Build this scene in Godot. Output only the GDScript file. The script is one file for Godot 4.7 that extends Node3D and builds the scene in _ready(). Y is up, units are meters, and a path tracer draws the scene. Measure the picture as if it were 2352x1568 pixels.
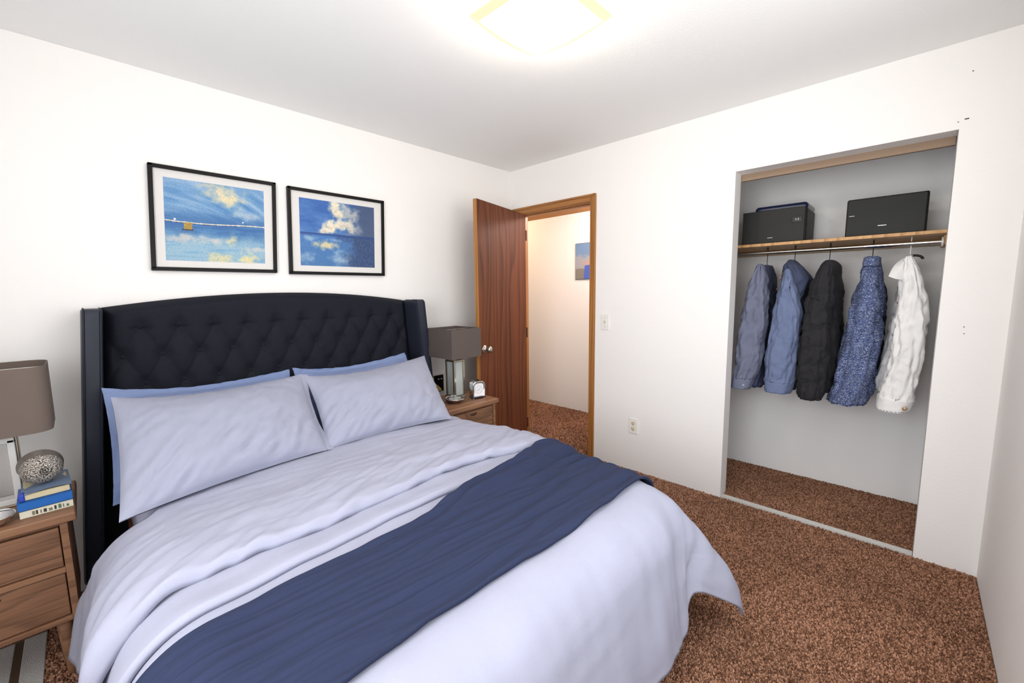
extends Node3D
# Bedroom corner. World: room corner on the floor at the origin; headboard wall is z = 0 (x < 0),
# door and closet wall is x = 0 (z > 0). Metres, y up.

const CEIL := 2.44
const WEST := -3.62
const SOUTH := 3.02

# ------------------------------------------------------------------ mesh builder
class MB:
	var v := PackedVector3Array()
	var n := PackedVector3Array()
	var uv := PackedVector2Array()
	var i := PackedInt32Array()

	func vert(p: Vector3, nn: Vector3, t := Vector2.ZERO) -> int:
		v.append(p); n.append(nn); uv.append(t)
		return v.size() - 1

	func tri(a: int, b: int, c: int) -> void:
		var f := (v[c] - v[a]).cross(v[b] - v[a])
		if f.dot(n[a] + n[b] + n[c]) < 0.0:
			i.append(a); i.append(c); i.append(b)
		else:
			i.append(a); i.append(b); i.append(c)

	func quad(a: Vector3, b: Vector3, c: Vector3, d: Vector3, nn: Vector3, uvs := true) -> void:
		var k := v.size()
		vert(a, nn, Vector2(0, 1)); vert(b, nn, Vector2(1, 1)); vert(c, nn, Vector2(1, 0)); vert(d, nn, Vector2(0, 0))
		tri(k, k + 1, k + 2); tri(k, k + 2, k + 3)

	# a box with rounded edges, in a frame
	func rbox(lo: Vector3, hi: Vector3, r := 0.003, k := 1, xf := Transform3D.IDENTITY) -> void:
		var c := (lo + hi) * 0.5
		var h := (hi - lo) * 0.5
		r = minf(r, minf(h.x, minf(h.y, h.z)) * 0.999)
		var inner := h - Vector3(r, r, r)
		var base := v.size()
		var ring := 4 * (k + 1)
		var rows := 2 * (k + 1)
		for a in rows:
			var top: bool = a <= k
			var th := (float(a) / k if top else float(a - 1) / k) * PI * 0.5
			var sy := 1.0 if top else -1.0
			for b in ring:
				var q := b / (k + 1)
				var ph := (q + float(b % (k + 1)) / k) * PI * 0.5
				var sx := 1.0 if q == 0 or q == 3 else -1.0
				var sz := 1.0 if q < 2 else -1.0
				var d := Vector3(sin(th) * cos(ph), cos(th), sin(th) * sin(ph))
				var p := c + Vector3(sx * inner.x, sy * inner.y, sz * inner.z) + d * r
				vert(xf * p, (xf.basis * d).normalized(), Vector2(p.x, p.y))
		for a in rows - 1:
			for b in ring:
				var e := (b + 1) % ring
				var p0 := base + a * ring + b
				var p1 := base + a * ring + e
				var p2 := base + (a + 1) * ring + e
				var p3 := base + (a + 1) * ring + b
				tri(p0, p1, p2); tri(p0, p2, p3)
		for a in [0, rows - 1]:
			var s: int = base + a * ring
			var m := k + 1
			tri(s, s + m, s + 2 * m); tri(s, s + 2 * m, s + 3 * m)

	# a grid of points; normals from the surface, turned to agree with hint (or away from the middle)
	func grid(nu: int, nv: int, p: PackedVector3Array, wrap := false, hint := Vector3.ZERO, uvrect := Rect2(0, 0, 1, 1)) -> void:
		var base := v.size()
		var nn := PackedVector3Array()
		nn.resize(nu * nv)
		var last := nu if wrap else nu - 1
		var mid := Vector3.ZERO
		for q in p:
			mid += q
		mid /= p.size()
		var score := 0.0
		for b in nv - 1:
			for a in last:
				var e := (a + 1) % nu
				var i0 := b * nu + a
				var i1 := b * nu + e
				var i2 := (b + 1) * nu + e
				var i3 := (b + 1) * nu + a
				var f := (p[i2] - p[i0]).cross(p[i3] - p[i1])
				nn[i0] += f; nn[i1] += f; nn[i2] += f; nn[i3] += f
				score += f.dot(hint if hint != Vector3.ZERO else p[i0] - mid)
		var sg := 1.0 if score >= 0.0 else -1.0
		for q in p.size():
			var m := nn[q]
			m = m.normalized() * sg if m.length_squared() > 1e-20 else Vector3.UP
			vert(p[q], m, uvrect.position + Vector2(float(q % nu) / maxi(nu - 1, 1), float(q / nu) / maxi(nv - 1, 1)) * uvrect.size)
		for b in nv - 1:
			for a in last:
				var e := (a + 1) % nu
				var i0 := base + b * nu + a
				var i1 := base + b * nu + e
				var i2 := base + (b + 1) * nu + e
				var i3 := base + (b + 1) * nu + a
				tri(i0, i1, i2); tri(i0, i2, i3)

	# revolve a profile of (radius, height) about y
	func lathe(prof: Array, seg: int, xf := Transform3D.IDENTITY) -> void:
		var p := PackedVector3Array()
		for q in prof:
			for a in seg:
				var t := TAU * a / seg
				p.append(xf * Vector3(q[0] * cos(t), q[1], q[0] * sin(t)))
		grid(seg, prof.size(), p, true)

	func tube(path: Array, r: float, seg := 8) -> void:
		var p := PackedVector3Array()
		var up := Vector3.ZERO
		var cnt := path.size()
		for k in cnt:
			var d: Vector3 = (path[mini(k + 1, cnt - 1)] - path[maxi(k - 1, 0)]).normalized()
			if up == Vector3.ZERO:
				up = (Vector3.UP if absf(d.y) < 0.9 else Vector3.RIGHT)
			up = (up - d * up.dot(d)).normalized()
			var side := d.cross(up)
			var rr := r
			for a in seg:
				var t := TAU * a / seg
				p.append(path[k] + (up * cos(t) + side * sin(t)) * rr)
		var base := v.size()
		# own normals, radial
		for k in cnt:
			for a in seg:
				vert(p[k * seg + a], (p[k * seg + a] - path[k]).normalized(), Vector2(float(a) / seg, float(k) / cnt))
		for k in cnt - 1:
			for a in seg:
				var e := (a + 1) % seg
				tri(base + k * seg + a, base + k * seg + e, base + (k + 1) * seg + e)
				tri(base + k * seg + a, base + (k + 1) * seg + e, base + (k + 1) * seg + a)
		for k in [0, cnt - 1]:
			var dd: Vector3 = (path[0] - path[1]).normalized() if k == 0 else (path[cnt - 1] - path[cnt - 2]).normalized()
			var c0 := vert(path[k], dd)
			var f0 := v.size()
			for a in seg:
				vert(p[k * seg + a], dd)
			for a in seg:
				tri(c0, f0 + a, f0 + (a + 1) % seg)

	func mesh() -> ArrayMesh:
		var arr := []
		arr.resize(Mesh.ARRAY_MAX)
		arr[Mesh.ARRAY_VERTEX] = v
		arr[Mesh.ARRAY_NORMAL] = n
		arr[Mesh.ARRAY_TEX_UV] = uv
		arr[Mesh.ARRAY_INDEX] = i
		var m := ArrayMesh.new()
		m.add_surface_from_arrays(Mesh.PRIMITIVE_TRIANGLES, arr)
		return m


# ------------------------------------------------------------------ scene helpers
var used := {}

func numbered(called: String) -> String:
	var k: int = used.get(called, 0)
	used[called] = k + 1
	return called if k == 0 else "%s_%03d" % [called, k]

func tag(o: Node, label: String, category := "", group := "", kind := "") -> void:
	if label: o.set_meta("label", label)
	if category: o.set_meta("category", category)
	if group: o.set_meta("group", group)
	if kind: o.set_meta("kind", kind)

func obj(called: String, b: MB, m: Material, parent: Node = self, at := Vector3.ZERO) -> MeshInstance3D:
	var o := MeshInstance3D.new()
	o.name = numbered(called) if parent == self else called
	o.mesh = b.mesh()
	o.material_override = m
	o.position = at
	o.cast_shadow = GeometryInstance3D.SHADOW_CASTING_SETTING_ON
	parent.add_child(o, true)
	return o

func thing(called: String, label: String, category: String, at := Vector3.ZERO, turn := 0.0, group := "") -> Node3D:
	var o := Node3D.new()
	o.name = numbered(called)
	o.position = at
	o.rotation.y = turn
	add_child(o)
	tag(o, label, category, group)
	return o

func struct(called: String, b: MB, m: Material, label: String) -> MeshInstance3D:
	var o := obj(called, b, m)
	tag(o, label, "", "", "structure")
	return o

func noise(seed_: int, freq: float, oct := 3) -> FastNoiseLite:
	var f := FastNoiseLite.new()
	f.seed = seed_
	f.noise_type = FastNoiseLite.TYPE_SIMPLEX_SMOOTH
	f.frequency = freq
	f.fractal_octaves = oct
	return f

func ss(a: float, b: float, x: float) -> float:
	return smoothstep(a, b, x)

func mat(c: Color, rough := 0.6, metal := 0.0) -> StandardMaterial3D:
	var m := StandardMaterial3D.new()
	m.albedo_color = c
	m.roughness = rough
	m.metallic = metal
	return m

func rgb(r: int, g: int, b: int) -> Color:
	return Color(r / 255.0, g / 255.0, b / 255.0)

func noise_tex(seed_: int, freq: float, oct: int, size := 512, normal := false, bump := 4.0, type := FastNoiseLite.TYPE_SIMPLEX_SMOOTH, ramp: Gradient = null) -> NoiseTexture2D:
	var t := NoiseTexture2D.new()
	t.width = size
	t.height = size
	t.seamless = true
	var f := noise(seed_, freq, oct)
	f.noise_type = type
	t.noise = f
	t.as_normal_map = normal
	t.bump_strength = bump
	if ramp: t.color_ramp = ramp
	return t

func gradient(stops: Array) -> Gradient:
	var g := Gradient.new()
	var off := PackedFloat32Array()
	var col := PackedColorArray()
	for s in stops:
		off.append(s[0]); col.append(s[1])
	g.offsets = off
	g.colors = col
	return g

func bumpy(m: StandardMaterial3D, t: Texture2D, depth: float, scale: float, world := true) -> StandardMaterial3D:
	m.uv1_triplanar = true
	m.uv1_world_triplanar = world
	m.uv1_scale = Vector3.ONE * scale
	m.normal_enabled = true
	m.normal_texture = t
	m.normal_scale = depth
	return m

# wood grain picture; grain along v (or along u when flat is true)
func wood(size: int, seed_: int, pale: Color, dark: Color, rings: float, warp: float, streak: float, flat: bool) -> ImageTexture:
	var im := Image.create(size, size, false, Image.FORMAT_RGB8)
	var a := noise(seed_, 1.0, 2)
	var b := noise(seed_ + 7, 1.0, 3)
	for y in size:
		for x in size:
			var u := float(y if flat else x) / size
			var w := float(x if flat else y) / size
			var g := u + warp * a.get_noise_2d(u * 2.2, w * 0.9)
			var f := g * rings
			f -= floorf(f)
			var ring := f * f * (1.0 - ss(0.85, 1.0, f))
			var st := b.get_noise_2d(u * 95.0, w * 3.0) * 0.5 + 0.5
			var lo := a.get_noise_2d(u * 6.0 + 40.0, w * 1.1) * 0.5 + 0.5
			var k := clampf(ring * 0.75 + (st - 0.5) * streak + (lo - 0.5) * 0.5, 0.0, 1.0)
			im.set_pixel(x, y, pale.lerp(dark, k))
	im.generate_mipmaps()
	return ImageTexture.create_from_image(im)

func wood_mat(t: Texture2D, scale: Vector3, offset: Vector3, rough := 0.45) -> StandardMaterial3D:
	var m := mat(Color.WHITE, rough)
	m.albedo_texture = t
	m.uv1_triplanar = true
	m.uv1_triplanar_sharpness = 8.0
	m.uv1_scale = scale
	m.uv1_offset = offset
	return m

# ------------------------------------------------------------------ materials
var M := {}

func make_materials() -> void:
	var plaster := noise_tex(11, 0.06, 4, 512, true, 2.0)
	M.wall = bumpy(mat(Color(0.955, 0.945, 0.935), 0.75), plaster, 0.12, 1.6)
	M.ceiling = bumpy(mat(Color(0.975, 0.975, 0.97), 0.85), plaster, 0.18, 2.2)
	M.closet_wall = bumpy(mat(Color(0.97, 0.968, 0.965), 0.75), plaster, 0.12, 1.6)
	M.hall_wall = bumpy(mat(Color(0.95, 0.94, 0.93), 0.75), plaster, 0.12, 1.6)

	var cr := gradient([[0.0, rgb(52, 32, 22)], [0.38, rgb(112, 76, 56)], [0.60, rgb(178, 130, 100)], [1.0, rgb(232, 188, 156)]])
	var ct := noise_tex(21, 0.17, 2, 1024, false, 1.0, FastNoiseLite.TYPE_SIMPLEX, cr)
	M.carpet = mat(Color.WHITE, 0.95)
	M.carpet.albedo_texture = ct
	M.carpet.uv1_triplanar = true
	M.carpet.uv1_world_triplanar = true
	M.carpet.uv1_scale = Vector3.ONE * 1.15
	M.carpet.normal_enabled = true
	M.carpet.normal_texture = noise_tex(22, 0.17, 2, 1024, true, 12.0, FastNoiseLite.TYPE_SIMPLEX)
	M.carpet.normal_scale = 0.8

	var oak := wood(512, 31, rgb(110, 62, 38), rgb(60, 30, 15), 13.0, 0.16, 0.9, false)
	M.door = wood_mat(oak, Vector3(1.0, 0.46, 1.0), Vector3(0.1, 0.0, 0.1), 0.6)
	M.door.metallic_specular = 0.3
	var oak2 := wood(256, 37, rgb(176, 120, 62), rgb(118, 72, 32), 20.0, 0.05, 0.8, false)
	M.casing = wood_mat(oak2, Vector3(2.0, 0.46, 2.0), Vector3.ZERO, 0.4)
	var oakh := wood(256, 38, rgb(176, 120, 62), rgb(118, 72, 32), 20.0, 0.05, 0.8, true)
	M.casing_head = wood_mat(oakh, Vector3(1.0, 2.0, 1.0), Vector3.ZERO, 0.4)
	var wal := wood(512, 41, rgb(142, 102, 74), rgb(96, 64, 44), 7.0, 0.10, 0.8, true)
	M.walnut = wood_mat(wal, Vector3(1.6, 1.6, 1.6), Vector3(0.5, 0.5, 0.5), 0.5)
	M.walnut_front = wood_mat(wood(512, 43, rgb(132, 94, 68), rgb(82, 54, 36), 11.0, 0.12, 0.9, true), Vector3(1.6, 1.6, 1.6), Vector3(0.5, 0.5, 0.5), 0.5)
	M.pine = wood_mat(wood(256, 45, rgb(214, 168, 112), rgb(160, 108, 62), 6.0, 0.2, 0.5, false), Vector3(1.0, 3.0, 3.0), Vector3.ZERO, 0.5)
	M.trim_brown = mat(rgb(150, 126, 104), 0.6)
	M.dark_wood = mat(rgb(60, 38, 28), 0.5)

	var weave := noise_tex(51, 0.25, 2, 256, true, 3.0)
	M.duvet = bumpy(mat(rgb(160, 162, 180), 0.8), weave, 0.15, 5.0, false)
	M.pillow = bumpy(mat(rgb(149, 152, 170), 0.8), weave, 0.15, 5.0, false)
	M.duvet.rim_enabled = true
	M.duvet.rim = 0.1
	M.sham = bumpy(mat(rgb(112, 128, 166), 0.8), weave, 0.15, 5.0, false)
	M.sheet = bumpy(mat(rgb(160, 162, 182), 0.8), weave, 0.15, 5.0, false)
	M.throw = bumpy(mat(rgb(45, 52, 77), 0.9), weave, 0.25, 6.0, false)
	M.throw.rim_enabled = true
	M.throw.rim = 0.1
	M.throw.metallic_specular = 0.25
	for k in ["duvet", "pillow", "sham", "sheet", "throw"]:
		M[k].cull_mode = BaseMaterial3D.CULL_DISABLED
	M.navy = bumpy(mat(rgb(30, 32, 40), 0.7), weave, 0.15, 6.0, false)
	M.navy.metallic_specular = 0.22
	M.wing = bumpy(mat(rgb(38, 42, 54), 0.5), weave, 0.1, 6.0, false)
	M.wing.metallic_specular = 0.4
	M.navy_edge = mat(rgb(34, 38, 50), 0.55)
	M.navy_edge.metallic_specular = 0.35

	M.shade = bumpy(mat(rgb(104, 92, 84), 0.95), weave, 0.3, 8.0, false)
	M.shade.cull_mode = BaseMaterial3D.CULL_DISABLED
	M.shade_dark = bumpy(mat(rgb(86, 76, 71), 0.95), weave, 0.3, 8.0, false)
	M.shade_dark.cull_mode = BaseMaterial3D.CULL_DISABLED
	M.chrome = mat(rgb(215, 215, 218), 0.12, 1.0)
	M.nickel = mat(rgb(190, 186, 178), 0.28, 1.0)
	M.brass = mat(rgb(196, 170, 110), 0.3, 1.0)
	M.champagne = mat(rgb(176, 166, 146), 0.25, 0.9)
	M.glass = mat(Color(0.93, 0.96, 0.96), 0.02)
	M.glass.refraction_enabled = true
	M.glass.refraction_scale = 0.05
	M.glass.albedo_color.a = 0.2
	M.glass.transparency = BaseMaterial3D.TRANSPARENCY_ALPHA
	M.frosted = mat(rgb(176, 184, 182), 0.12)
	M.frosted.clearcoat_enabled = true
	M.frosted.clearcoat = 0.6
	M.acrylic = mat(rgb(214, 214, 212), 0.12)
	M.acrylic.clearcoat_enabled = true
	M.acrylic.clearcoat = 0.8
	M.pane = mat(Color(0.95, 0.97, 0.98, 0.12), 0.0)
	M.pane.transparency = BaseMaterial3D.TRANSPARENCY_ALPHA
	M.white = mat(rgb(236, 234, 228), 0.4)
	M.plate = mat(rgb(240, 238, 232), 0.35)
	M.ivory = mat(rgb(226, 214, 180), 0.4)
	M.slot = mat(rgb(40, 34, 30), 0.6)
	M.black = mat(rgb(34, 34, 34), 0.5)
	M.black.metallic_specular = 0.3
	M.gloss_black = mat(rgb(22, 22, 24), 0.2)
	M.black_blue = mat(rgb(24, 34, 66), 0.25)
	M.frame = mat(rgb(20, 18, 18), 0.45)
	M.frame.metallic_specular = 0.3
	M.mount = mat(rgb(222, 219, 216), 0.8)

# ------------------------------------------------------------------ painted pictures
func paint(kind: int, w: int, h: int) -> ImageTexture:
	var im := Image.create(w, h, false, Image.FORMAT_RGB8)
	var a := noise(61 + kind * 10, 1.0, 4)
	var b := noise(66 + kind * 10, 1.0, 3)
	for y in h:
		for x in w:
			var u := float(x) / w
			var v := float(y) / h
			var c: Color
			var warp := a.get_noise_2d(u * 3.0, v * 3.0) * 0.08
			if kind == 0:
				var hz := 0.51
				if v < hz:
					# streaky sky sinking to the right, pale cloud right of centre
					var slope := v - 0.35 * u * u - 0.08 * u
					var s := a.get_noise_2d(u * 1.6 + 3.0, slope * 9.0) * 0.5 + 0.5
					c = rgb(70, 132, 190).lerp(rgb(158, 188, 218), clampf(s * 1.5 - 0.35 + (0.25 - v) * 0.6, 0.0, 1.0))
					c = c.lerp(rgb(44, 98, 158), ss(0.30, 0.50, v) * 0.7 * (1.0 - 0.4 * s))
					var d := Vector2((u - 0.56 - (v - 0.12) * 0.55) / 0.22, (v - 0.13) / 0.16).length() + b.get_noise_2d(u * 7.0, v * 7.0) * 0.7
					c = c.lerp(rgb(240, 222, 178), (1.0 - ss(0.0, 1.3, d)) * 0.95)
					var d2 := Vector2((u - 0.78) / 0.2, (v - 0.36) / 0.08).length() + b.get_noise_2d(u * 6.0 + 9.0, v * 6.0) * 0.7
					c = c.lerp(rgb(196, 206, 214), (1.0 - ss(0.0, 1.35, d2)) * 0.7)
				else:
					var t := (v - hz) / (1.0 - hz)
					c = rgb(44, 102, 166).lerp(rgb(150, 186, 208), ss(0.05, 0.6, t + warp * 2.0))
					var s2 := a.get_noise_2d(u * 2.0, v * 16.0)
					c = c.lerp(rgb(84, 150, 200), clampf(s2, 0.0, 1.0))
					for q in [[0.15, 0.42, 0.20, 0.13], [0.45, 0.45, 0.18, 0.1], [0.64, 0.40, 0.06, 0.14], [0.52, 0.95, 0.16, 0.22], [0.80, 0.90, 0.13, 0.2], [0.9, 0.62, 0.16, 0.1]]:
						var d3 := Vector2((u - q[0]) / q[2], (t - q[1]) / q[3]).length() + b.get_noise_2d(u * 9.0, v * 9.0) * 0.8
						c = c.lerp(rgb(236, 220, 160) if q[1] > 0.8 or q[0] == 0.64 else rgb(206, 204, 200), (1.0 - ss(0.0, 1.25, d3)) * 0.85)
				# shore line and small golden hut
				var line := hz + 0.012 * sin(u * 5.0)
				if absf(v - line) < 0.006 + 0.006 * maxf(0.0, b.get_noise_2d(u * 20.0, 3.0)): c = rgb(232, 222, 206)
				elif v > line and v < line + 0.010: c = rgb(52, 40, 34)
				if u > 0.17 and u < 0.25 and v > hz + 0.01 and v < hz + 0.105:
					c = rgb(206, 172, 72) if b.get_noise_2d(u * 120.0, v * 90.0) > -0.1 else rgb(92, 70, 30)
				if u > 0.15 and u < 0.26 and v > hz + 0.095 and v < hz + 0.107: c = rgb(50, 42, 40)
				if Vector2(u - 0.09, v - 0.49).length() < 0.012: c = rgb(244, 244, 244)
				if Vector2(u - 0.76, (v - 0.46)).length() < 0.009: c = rgb(250, 250, 250)
			else:
				var hz := 0.50
				if v < hz:
					c = rgb(44, 98, 176).lerp(rgb(96, 146, 206), clampf(a.get_noise_2d(u * 3.0, v * 5.0) * 0.7 + 0.3 + (v - 0.3) * 1.2, 0.0, 1.0))
					c = c.lerp(rgb(72, 84, 116), ss(0.5, 0.85, u + warp) * 0.85)
					for q in [[0.46, 0.10, 0.10, 0.16, 1.0], [0.60, 0.16, 0.13, 0.15, 0.6], [0.40, 0.38, 0.13, 0.10, 1.0], [0.52, 0.33, 0.10, 0.12, 0.9], [0.64, 0.36, 0.08, 0.13, 0.8], [0.32, 0.46, 0.12, 0.05, 0.9], [0.74, 0.42, 0.09, 0.1, 0.35], [0.7, 0.2, 0.1, 0.14, 0.3]]:
						var d := Vector2((u - q[0]) / q[2], (v - q[1]) / q[3]).length() + b.get_noise_2d(u * 8.0, v * 8.0) * 0.55
						var warm := rgb(244, 232, 208).lerp(rgb(196, 184, 160), clampf((v - q[1]) * 4.0 + b.get_noise_2d(u * 14.0, v * 14.0), 0.0, 1.0))
						c = c.lerp(warm, (1.0 - ss(0.35, 1.25, d)) * q[4])
				else:
					var t := (v - hz) / (1.0 - hz)
					c = rgb(66, 122, 190).lerp(rgb(70, 120, 176), t)
					c = c.lerp(rgb(46, 72, 118), ss(0.42, 0.7, u + warp * 2.0 - t * 0.1))
					for q in [[0.30, 0.35, 0.2, 0.16, 1.0], [0.12, 0.18, 0.1, 0.12, 0.7], [0.5, 0.75, 0.14, 0.3, 0.7], [0.08, 0.75, 0.12, 0.2, 0.6], [0.44, 0.18, 0.12, 0.06, 0.6]]:
						var d := Vector2((u - q[0]) / q[2], (t - q[1]) / q[3]).length() + b.get_noise_2d(u * 8.0, v * 8.0) * 0.7
						c = c.lerp(rgb(236, 216, 168) if q[4] == 1.0 else rgb(190, 208, 220), (1.0 - ss(0.0, 1.25, d)) * q[4] * 0.9)
					c = c.lerp(rgb(150, 176, 204), clampf(b.get_noise_2d(u * 60.0, v * 14.0), 0.0, 1.0) * 0.5 * ss(0.45, 0.6, u))
					c = c.lerp(rgb(30, 66, 132), 1.0 - ss(0.0, 0.10, t))
			var br := 0.94 + 0.12 * b.get_noise_2d(u * 40.0, v * 70.0)
			im.set_pixel(x, y, Color(c.r * br, c.g * br, c.b * br))
	im.generate_mipmaps()
	return ImageTexture.create_from_image(im)

func tweed_tex() -> ImageTexture:
	var s := 256
	var im := Image.create(s, s, false, Image.FORMAT_RGB8)
	var r := RandomNumberGenerator.new()
	r.seed = 71
	var cols := [rgb(30, 38, 72), rgb(44, 56, 100), rgb(96, 116, 168), rgb(150, 166, 204), rgb(214, 222, 236), rgb(20, 24, 44)]
	im.fill(rgb(78, 94, 140))
	for k in 5200:
		var c: Color = cols[r.randi() % 6]
		var x := r.randi() % s
		var y := r.randi() % s
		var sl := 1 if r.randf() < 0.5 else -1
		for q in 5:
			for z in 3:
				im.set_pixel(posmod(x + q + z, s), posmod(y + sl * (q / 2) + z, s), c)
	im.generate_mipmaps()
	return ImageTexture.create_from_image(im)

# ------------------------------------------------------------------ main
func _ready() -> void:
	# camera
	var cam := Camera3D.new()
	cam.name = "camera"
	cam.position = Vector3(-2.82357, 1.36904, 2.71403)
	cam.rotation_order = EULER_ORDER_YXZ
	cam.rotation = Vector3(-0.118895, -0.803918, -0.012894)
	cam.fov = 78.6014
	cam.near = 0.02
	cam.far = 60.0
	add_child(cam)
	cam.current = true

	# sky, exposure
	var we := WorldEnvironment.new()
	we.name = "world"
	var env := Environment.new()
	var sky := Sky.new()
	var sm := ProceduralSkyMaterial.new()
	sm.sky_top_color = Color(0.45, 0.62, 0.90)
	sm.sky_horizon_color = Color(0.80, 0.86, 0.93)
	sm.ground_horizon_color = Color(0.72, 0.74, 0.74)
	sm.ground_bottom_color = Color(0.45, 0.45, 0.42)
	sky.sky_material = sm
	env.background_mode = Environment.BG_SKY
	env.sky = sky
	env.tonemap_mode = Environment.TONE_MAPPER_LINEAR
	env.tonemap_exposure = 0.96
	env.sdfgi_enabled = true
	env.ssao_enabled = true
	env.ssil_enabled = true
	we.environment = env
	add_child(we)

	# daylight through two windows out of the frame: west (left) and an added south one (behind the camera)
	for w in [[Vector3(WEST + 0.03, 1.52, 2.22), -PI / 2, Vector2(1.15, 1.25), 4.4], [Vector3(-1.62, 1.52, SOUTH - 0.03), 0.0, Vector2(1.3, 1.25), 2.3]]:
		var al := AreaLight3D.new()
		al.name = "daylight"
		al.area_size = w[2]
		al.light_color = Color(0.995, 0.998, 1.0)
		al.light_energy = w[3]
		al.area_normalize_energy = true
		al.area_range = 12.0
		al.shadow_enabled = true
		al.position = w[0]
		al.rotation.y = w[1]
		add_child(al, true)

	make_materials()
	room()
	carpet_pile()
	door()
	ceiling_light()
	closet()
	bed()
	bedding()
	nightstands()
	lamps()
	small_things()
	pictures()
	wall_fittings()

# ------------------------------------------------------------------ the room
func room() -> void:
	var b := MB.new()
	b.rbox(Vector3(WEST - 0.12, -0.15, -2.2), Vector3(1.2, 0.0, SOUTH + 0.12), 0.001)
	struct("floor", b, M.carpet, "brown twist pile carpet over the whole floor")
	b = MB.new()
	b.rbox(Vector3(WEST - 0.12, CEIL, -0.12), Vector3(0.80, CEIL + 0.12, SOUTH + 0.12), 0.001)
	struct("ceiling", b, M.ceiling, "white painted bedroom ceiling")
	b = MB.new()
	b.rbox(Vector3(WEST - 0.12, 0, -0.12), Vector3(0.0, CEIL, 0.0), 0.001)
	struct("wall_north", b, M.wall, "white wall behind the headboard")
	# east wall with the door opening and the closet opening
	b = MB.new()
	var t := 0.11
	b.rbox(Vector3(0, 0, -0.12), Vector3(t, CEIL, 0.09), 0.00002)
	b.rbox(Vector3(0, 2.06, 0.09), Vector3(t, CEIL, 0.885), 0.00002)
	b.rbox(Vector3(0, 0, 0.885), Vector3(t, CEIL, 1.882), 0.00002)
	b.rbox(Vector3(0, 2.068, 1.882), Vector3(t, CEIL, 2.802), 0.00002)
	b.rbox(Vector3(0, 0, 2.802), Vector3(t, CEIL, SOUTH), 0.00002)
	var we := struct("wall_east", b, M.wall, "white wall with the doorway and the open closet")
	# chipped paint above and beside the closet corner
	for q in [[2.107, 2.823, 0.014, 0.005], [2.100, 2.797, 0.004, 0.004], [2.305, 2.826, 0.005, 0.004], [1.181, 2.887, 0.003, 0.006], [1.150, 2.889, 0.004, 0.004]]:
		b = MB.new()
		b.rbox(Vector3(-0.0010, q[0] - q[3] * 0.5, q[1] - q[2] * 0.5), Vector3(0.0005, q[0] + q[3] * 0.5, q[1] + q[2] * 0.5), 0.0008)
		obj("paint_chip", b, M.slot, we)
	# west and south walls, each with a window; the south one is added for light
	var y0 := 0.85
	var y1 := 2.2
	b = MB.new()
	b.rbox(Vector3(WEST - 0.12, 0, 0), Vector3(WEST, CEIL, 1.60), 0.001)
	b.rbox(Vector3(WEST - 0.12, 0, 2.84), Vector3(WEST, CEIL, SOUTH), 0.001)
	b.rbox(Vector3(WEST - 0.12, 0, 1.60), Vector3(WEST, y0, 2.84), 0.001)
	b.rbox(Vector3(WEST - 0.12, y1, 1.60), Vector3(WEST, CEIL, 2.84), 0.001)
	struct("wall_west", b, M.wall, "white wall with a window left of the bed")
	b = MB.new()
	b.rbox(Vector3(-0.92, 0, SOUTH), Vector3(0.80, CEIL, SOUTH + 0.12), 0.001)
	b.rbox(Vector3(WEST - 0.12, 0, SOUTH), Vector3(-2.32, CEIL, SOUTH + 0.12), 0.001)
	b.rbox(Vector3(-2.32, 0, SOUTH), Vector3(-0.92, y0, SOUTH + 0.12), 0.001)
	b.rbox(Vector3(-2.32, y1, SOUTH), Vector3(-0.92, CEIL, SOUTH + 0.12), 0.001)
	struct("wall_south", b, M.wall, "white wall at the right edge, with an added window behind the camera")
	window("window_1", "white framed window in the wall left of the bed", Vector3(WEST - 0.08, y0, 2.22), 0.0, 0.62, y1 - y0)
	window("window_2", "unseen white framed window added for light in the wall facing the bed", Vector3(-1.62, y0, SOUTH + 0.08), PI / 2, 0.70, y1 - y0)
	# closet box
	b = MB.new()
	b.rbox(Vector3(0.73, 0, 1.22), Vector3(0.80, CEIL, SOUTH), 0.001)
	struct("wall_closet_back", b, M.closet_wall, "white back wall of the closet")
	b = MB.new()
	b.rbox(Vector3(t, 0, 2.82), Vector3(0.73, CEIL, SOUTH), 0.001)
	struct("wall_closet_right", b, M.closet_wall, "white right side wall of the closet")
	b = MB.new()
	b.rbox(Vector3(t, 0, 1.22), Vector3(0.73, CEIL, 1.30), 0.001)
	struct("wall_closet_left", b, M.closet_wall, "white left side wall of the closet")
	# hall beyond the door
	b = MB.new()
	b.rbox(Vector3(1.05, 0, -2.2), Vector3(1.17, 2.5, 1.22), 0.001)
	struct("wall_hall_back", b, M.hall_wall, "pale wall of the hall beyond the door")
	b = MB.new()
	b.rbox(Vector3(t, 0, 1.10), Vector3(1.05, 2.5, 1.22), 0.001)
	b.rbox(Vector3(t, 0, -2.2), Vector3(1.05, 2.5, -2.1), 0.001)
	b.rbox(Vector3(0.0, 0, -2.2), Vector3(t, 2.5, -0.12), 0.001)
	struct("wall_hall_side", b, M.hall_wall, "pale side walls of the hall")
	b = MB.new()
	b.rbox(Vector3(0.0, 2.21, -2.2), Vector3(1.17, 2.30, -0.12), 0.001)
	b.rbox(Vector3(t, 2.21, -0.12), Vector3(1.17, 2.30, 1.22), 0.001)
	struct("ceiling_hall", b, mat(rgb(176, 118, 58), 0.8), "low hall ceiling with warm lamp light put into its orange colour")  # orange albedo paints the warm lamp glow onto the ceiling

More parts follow.
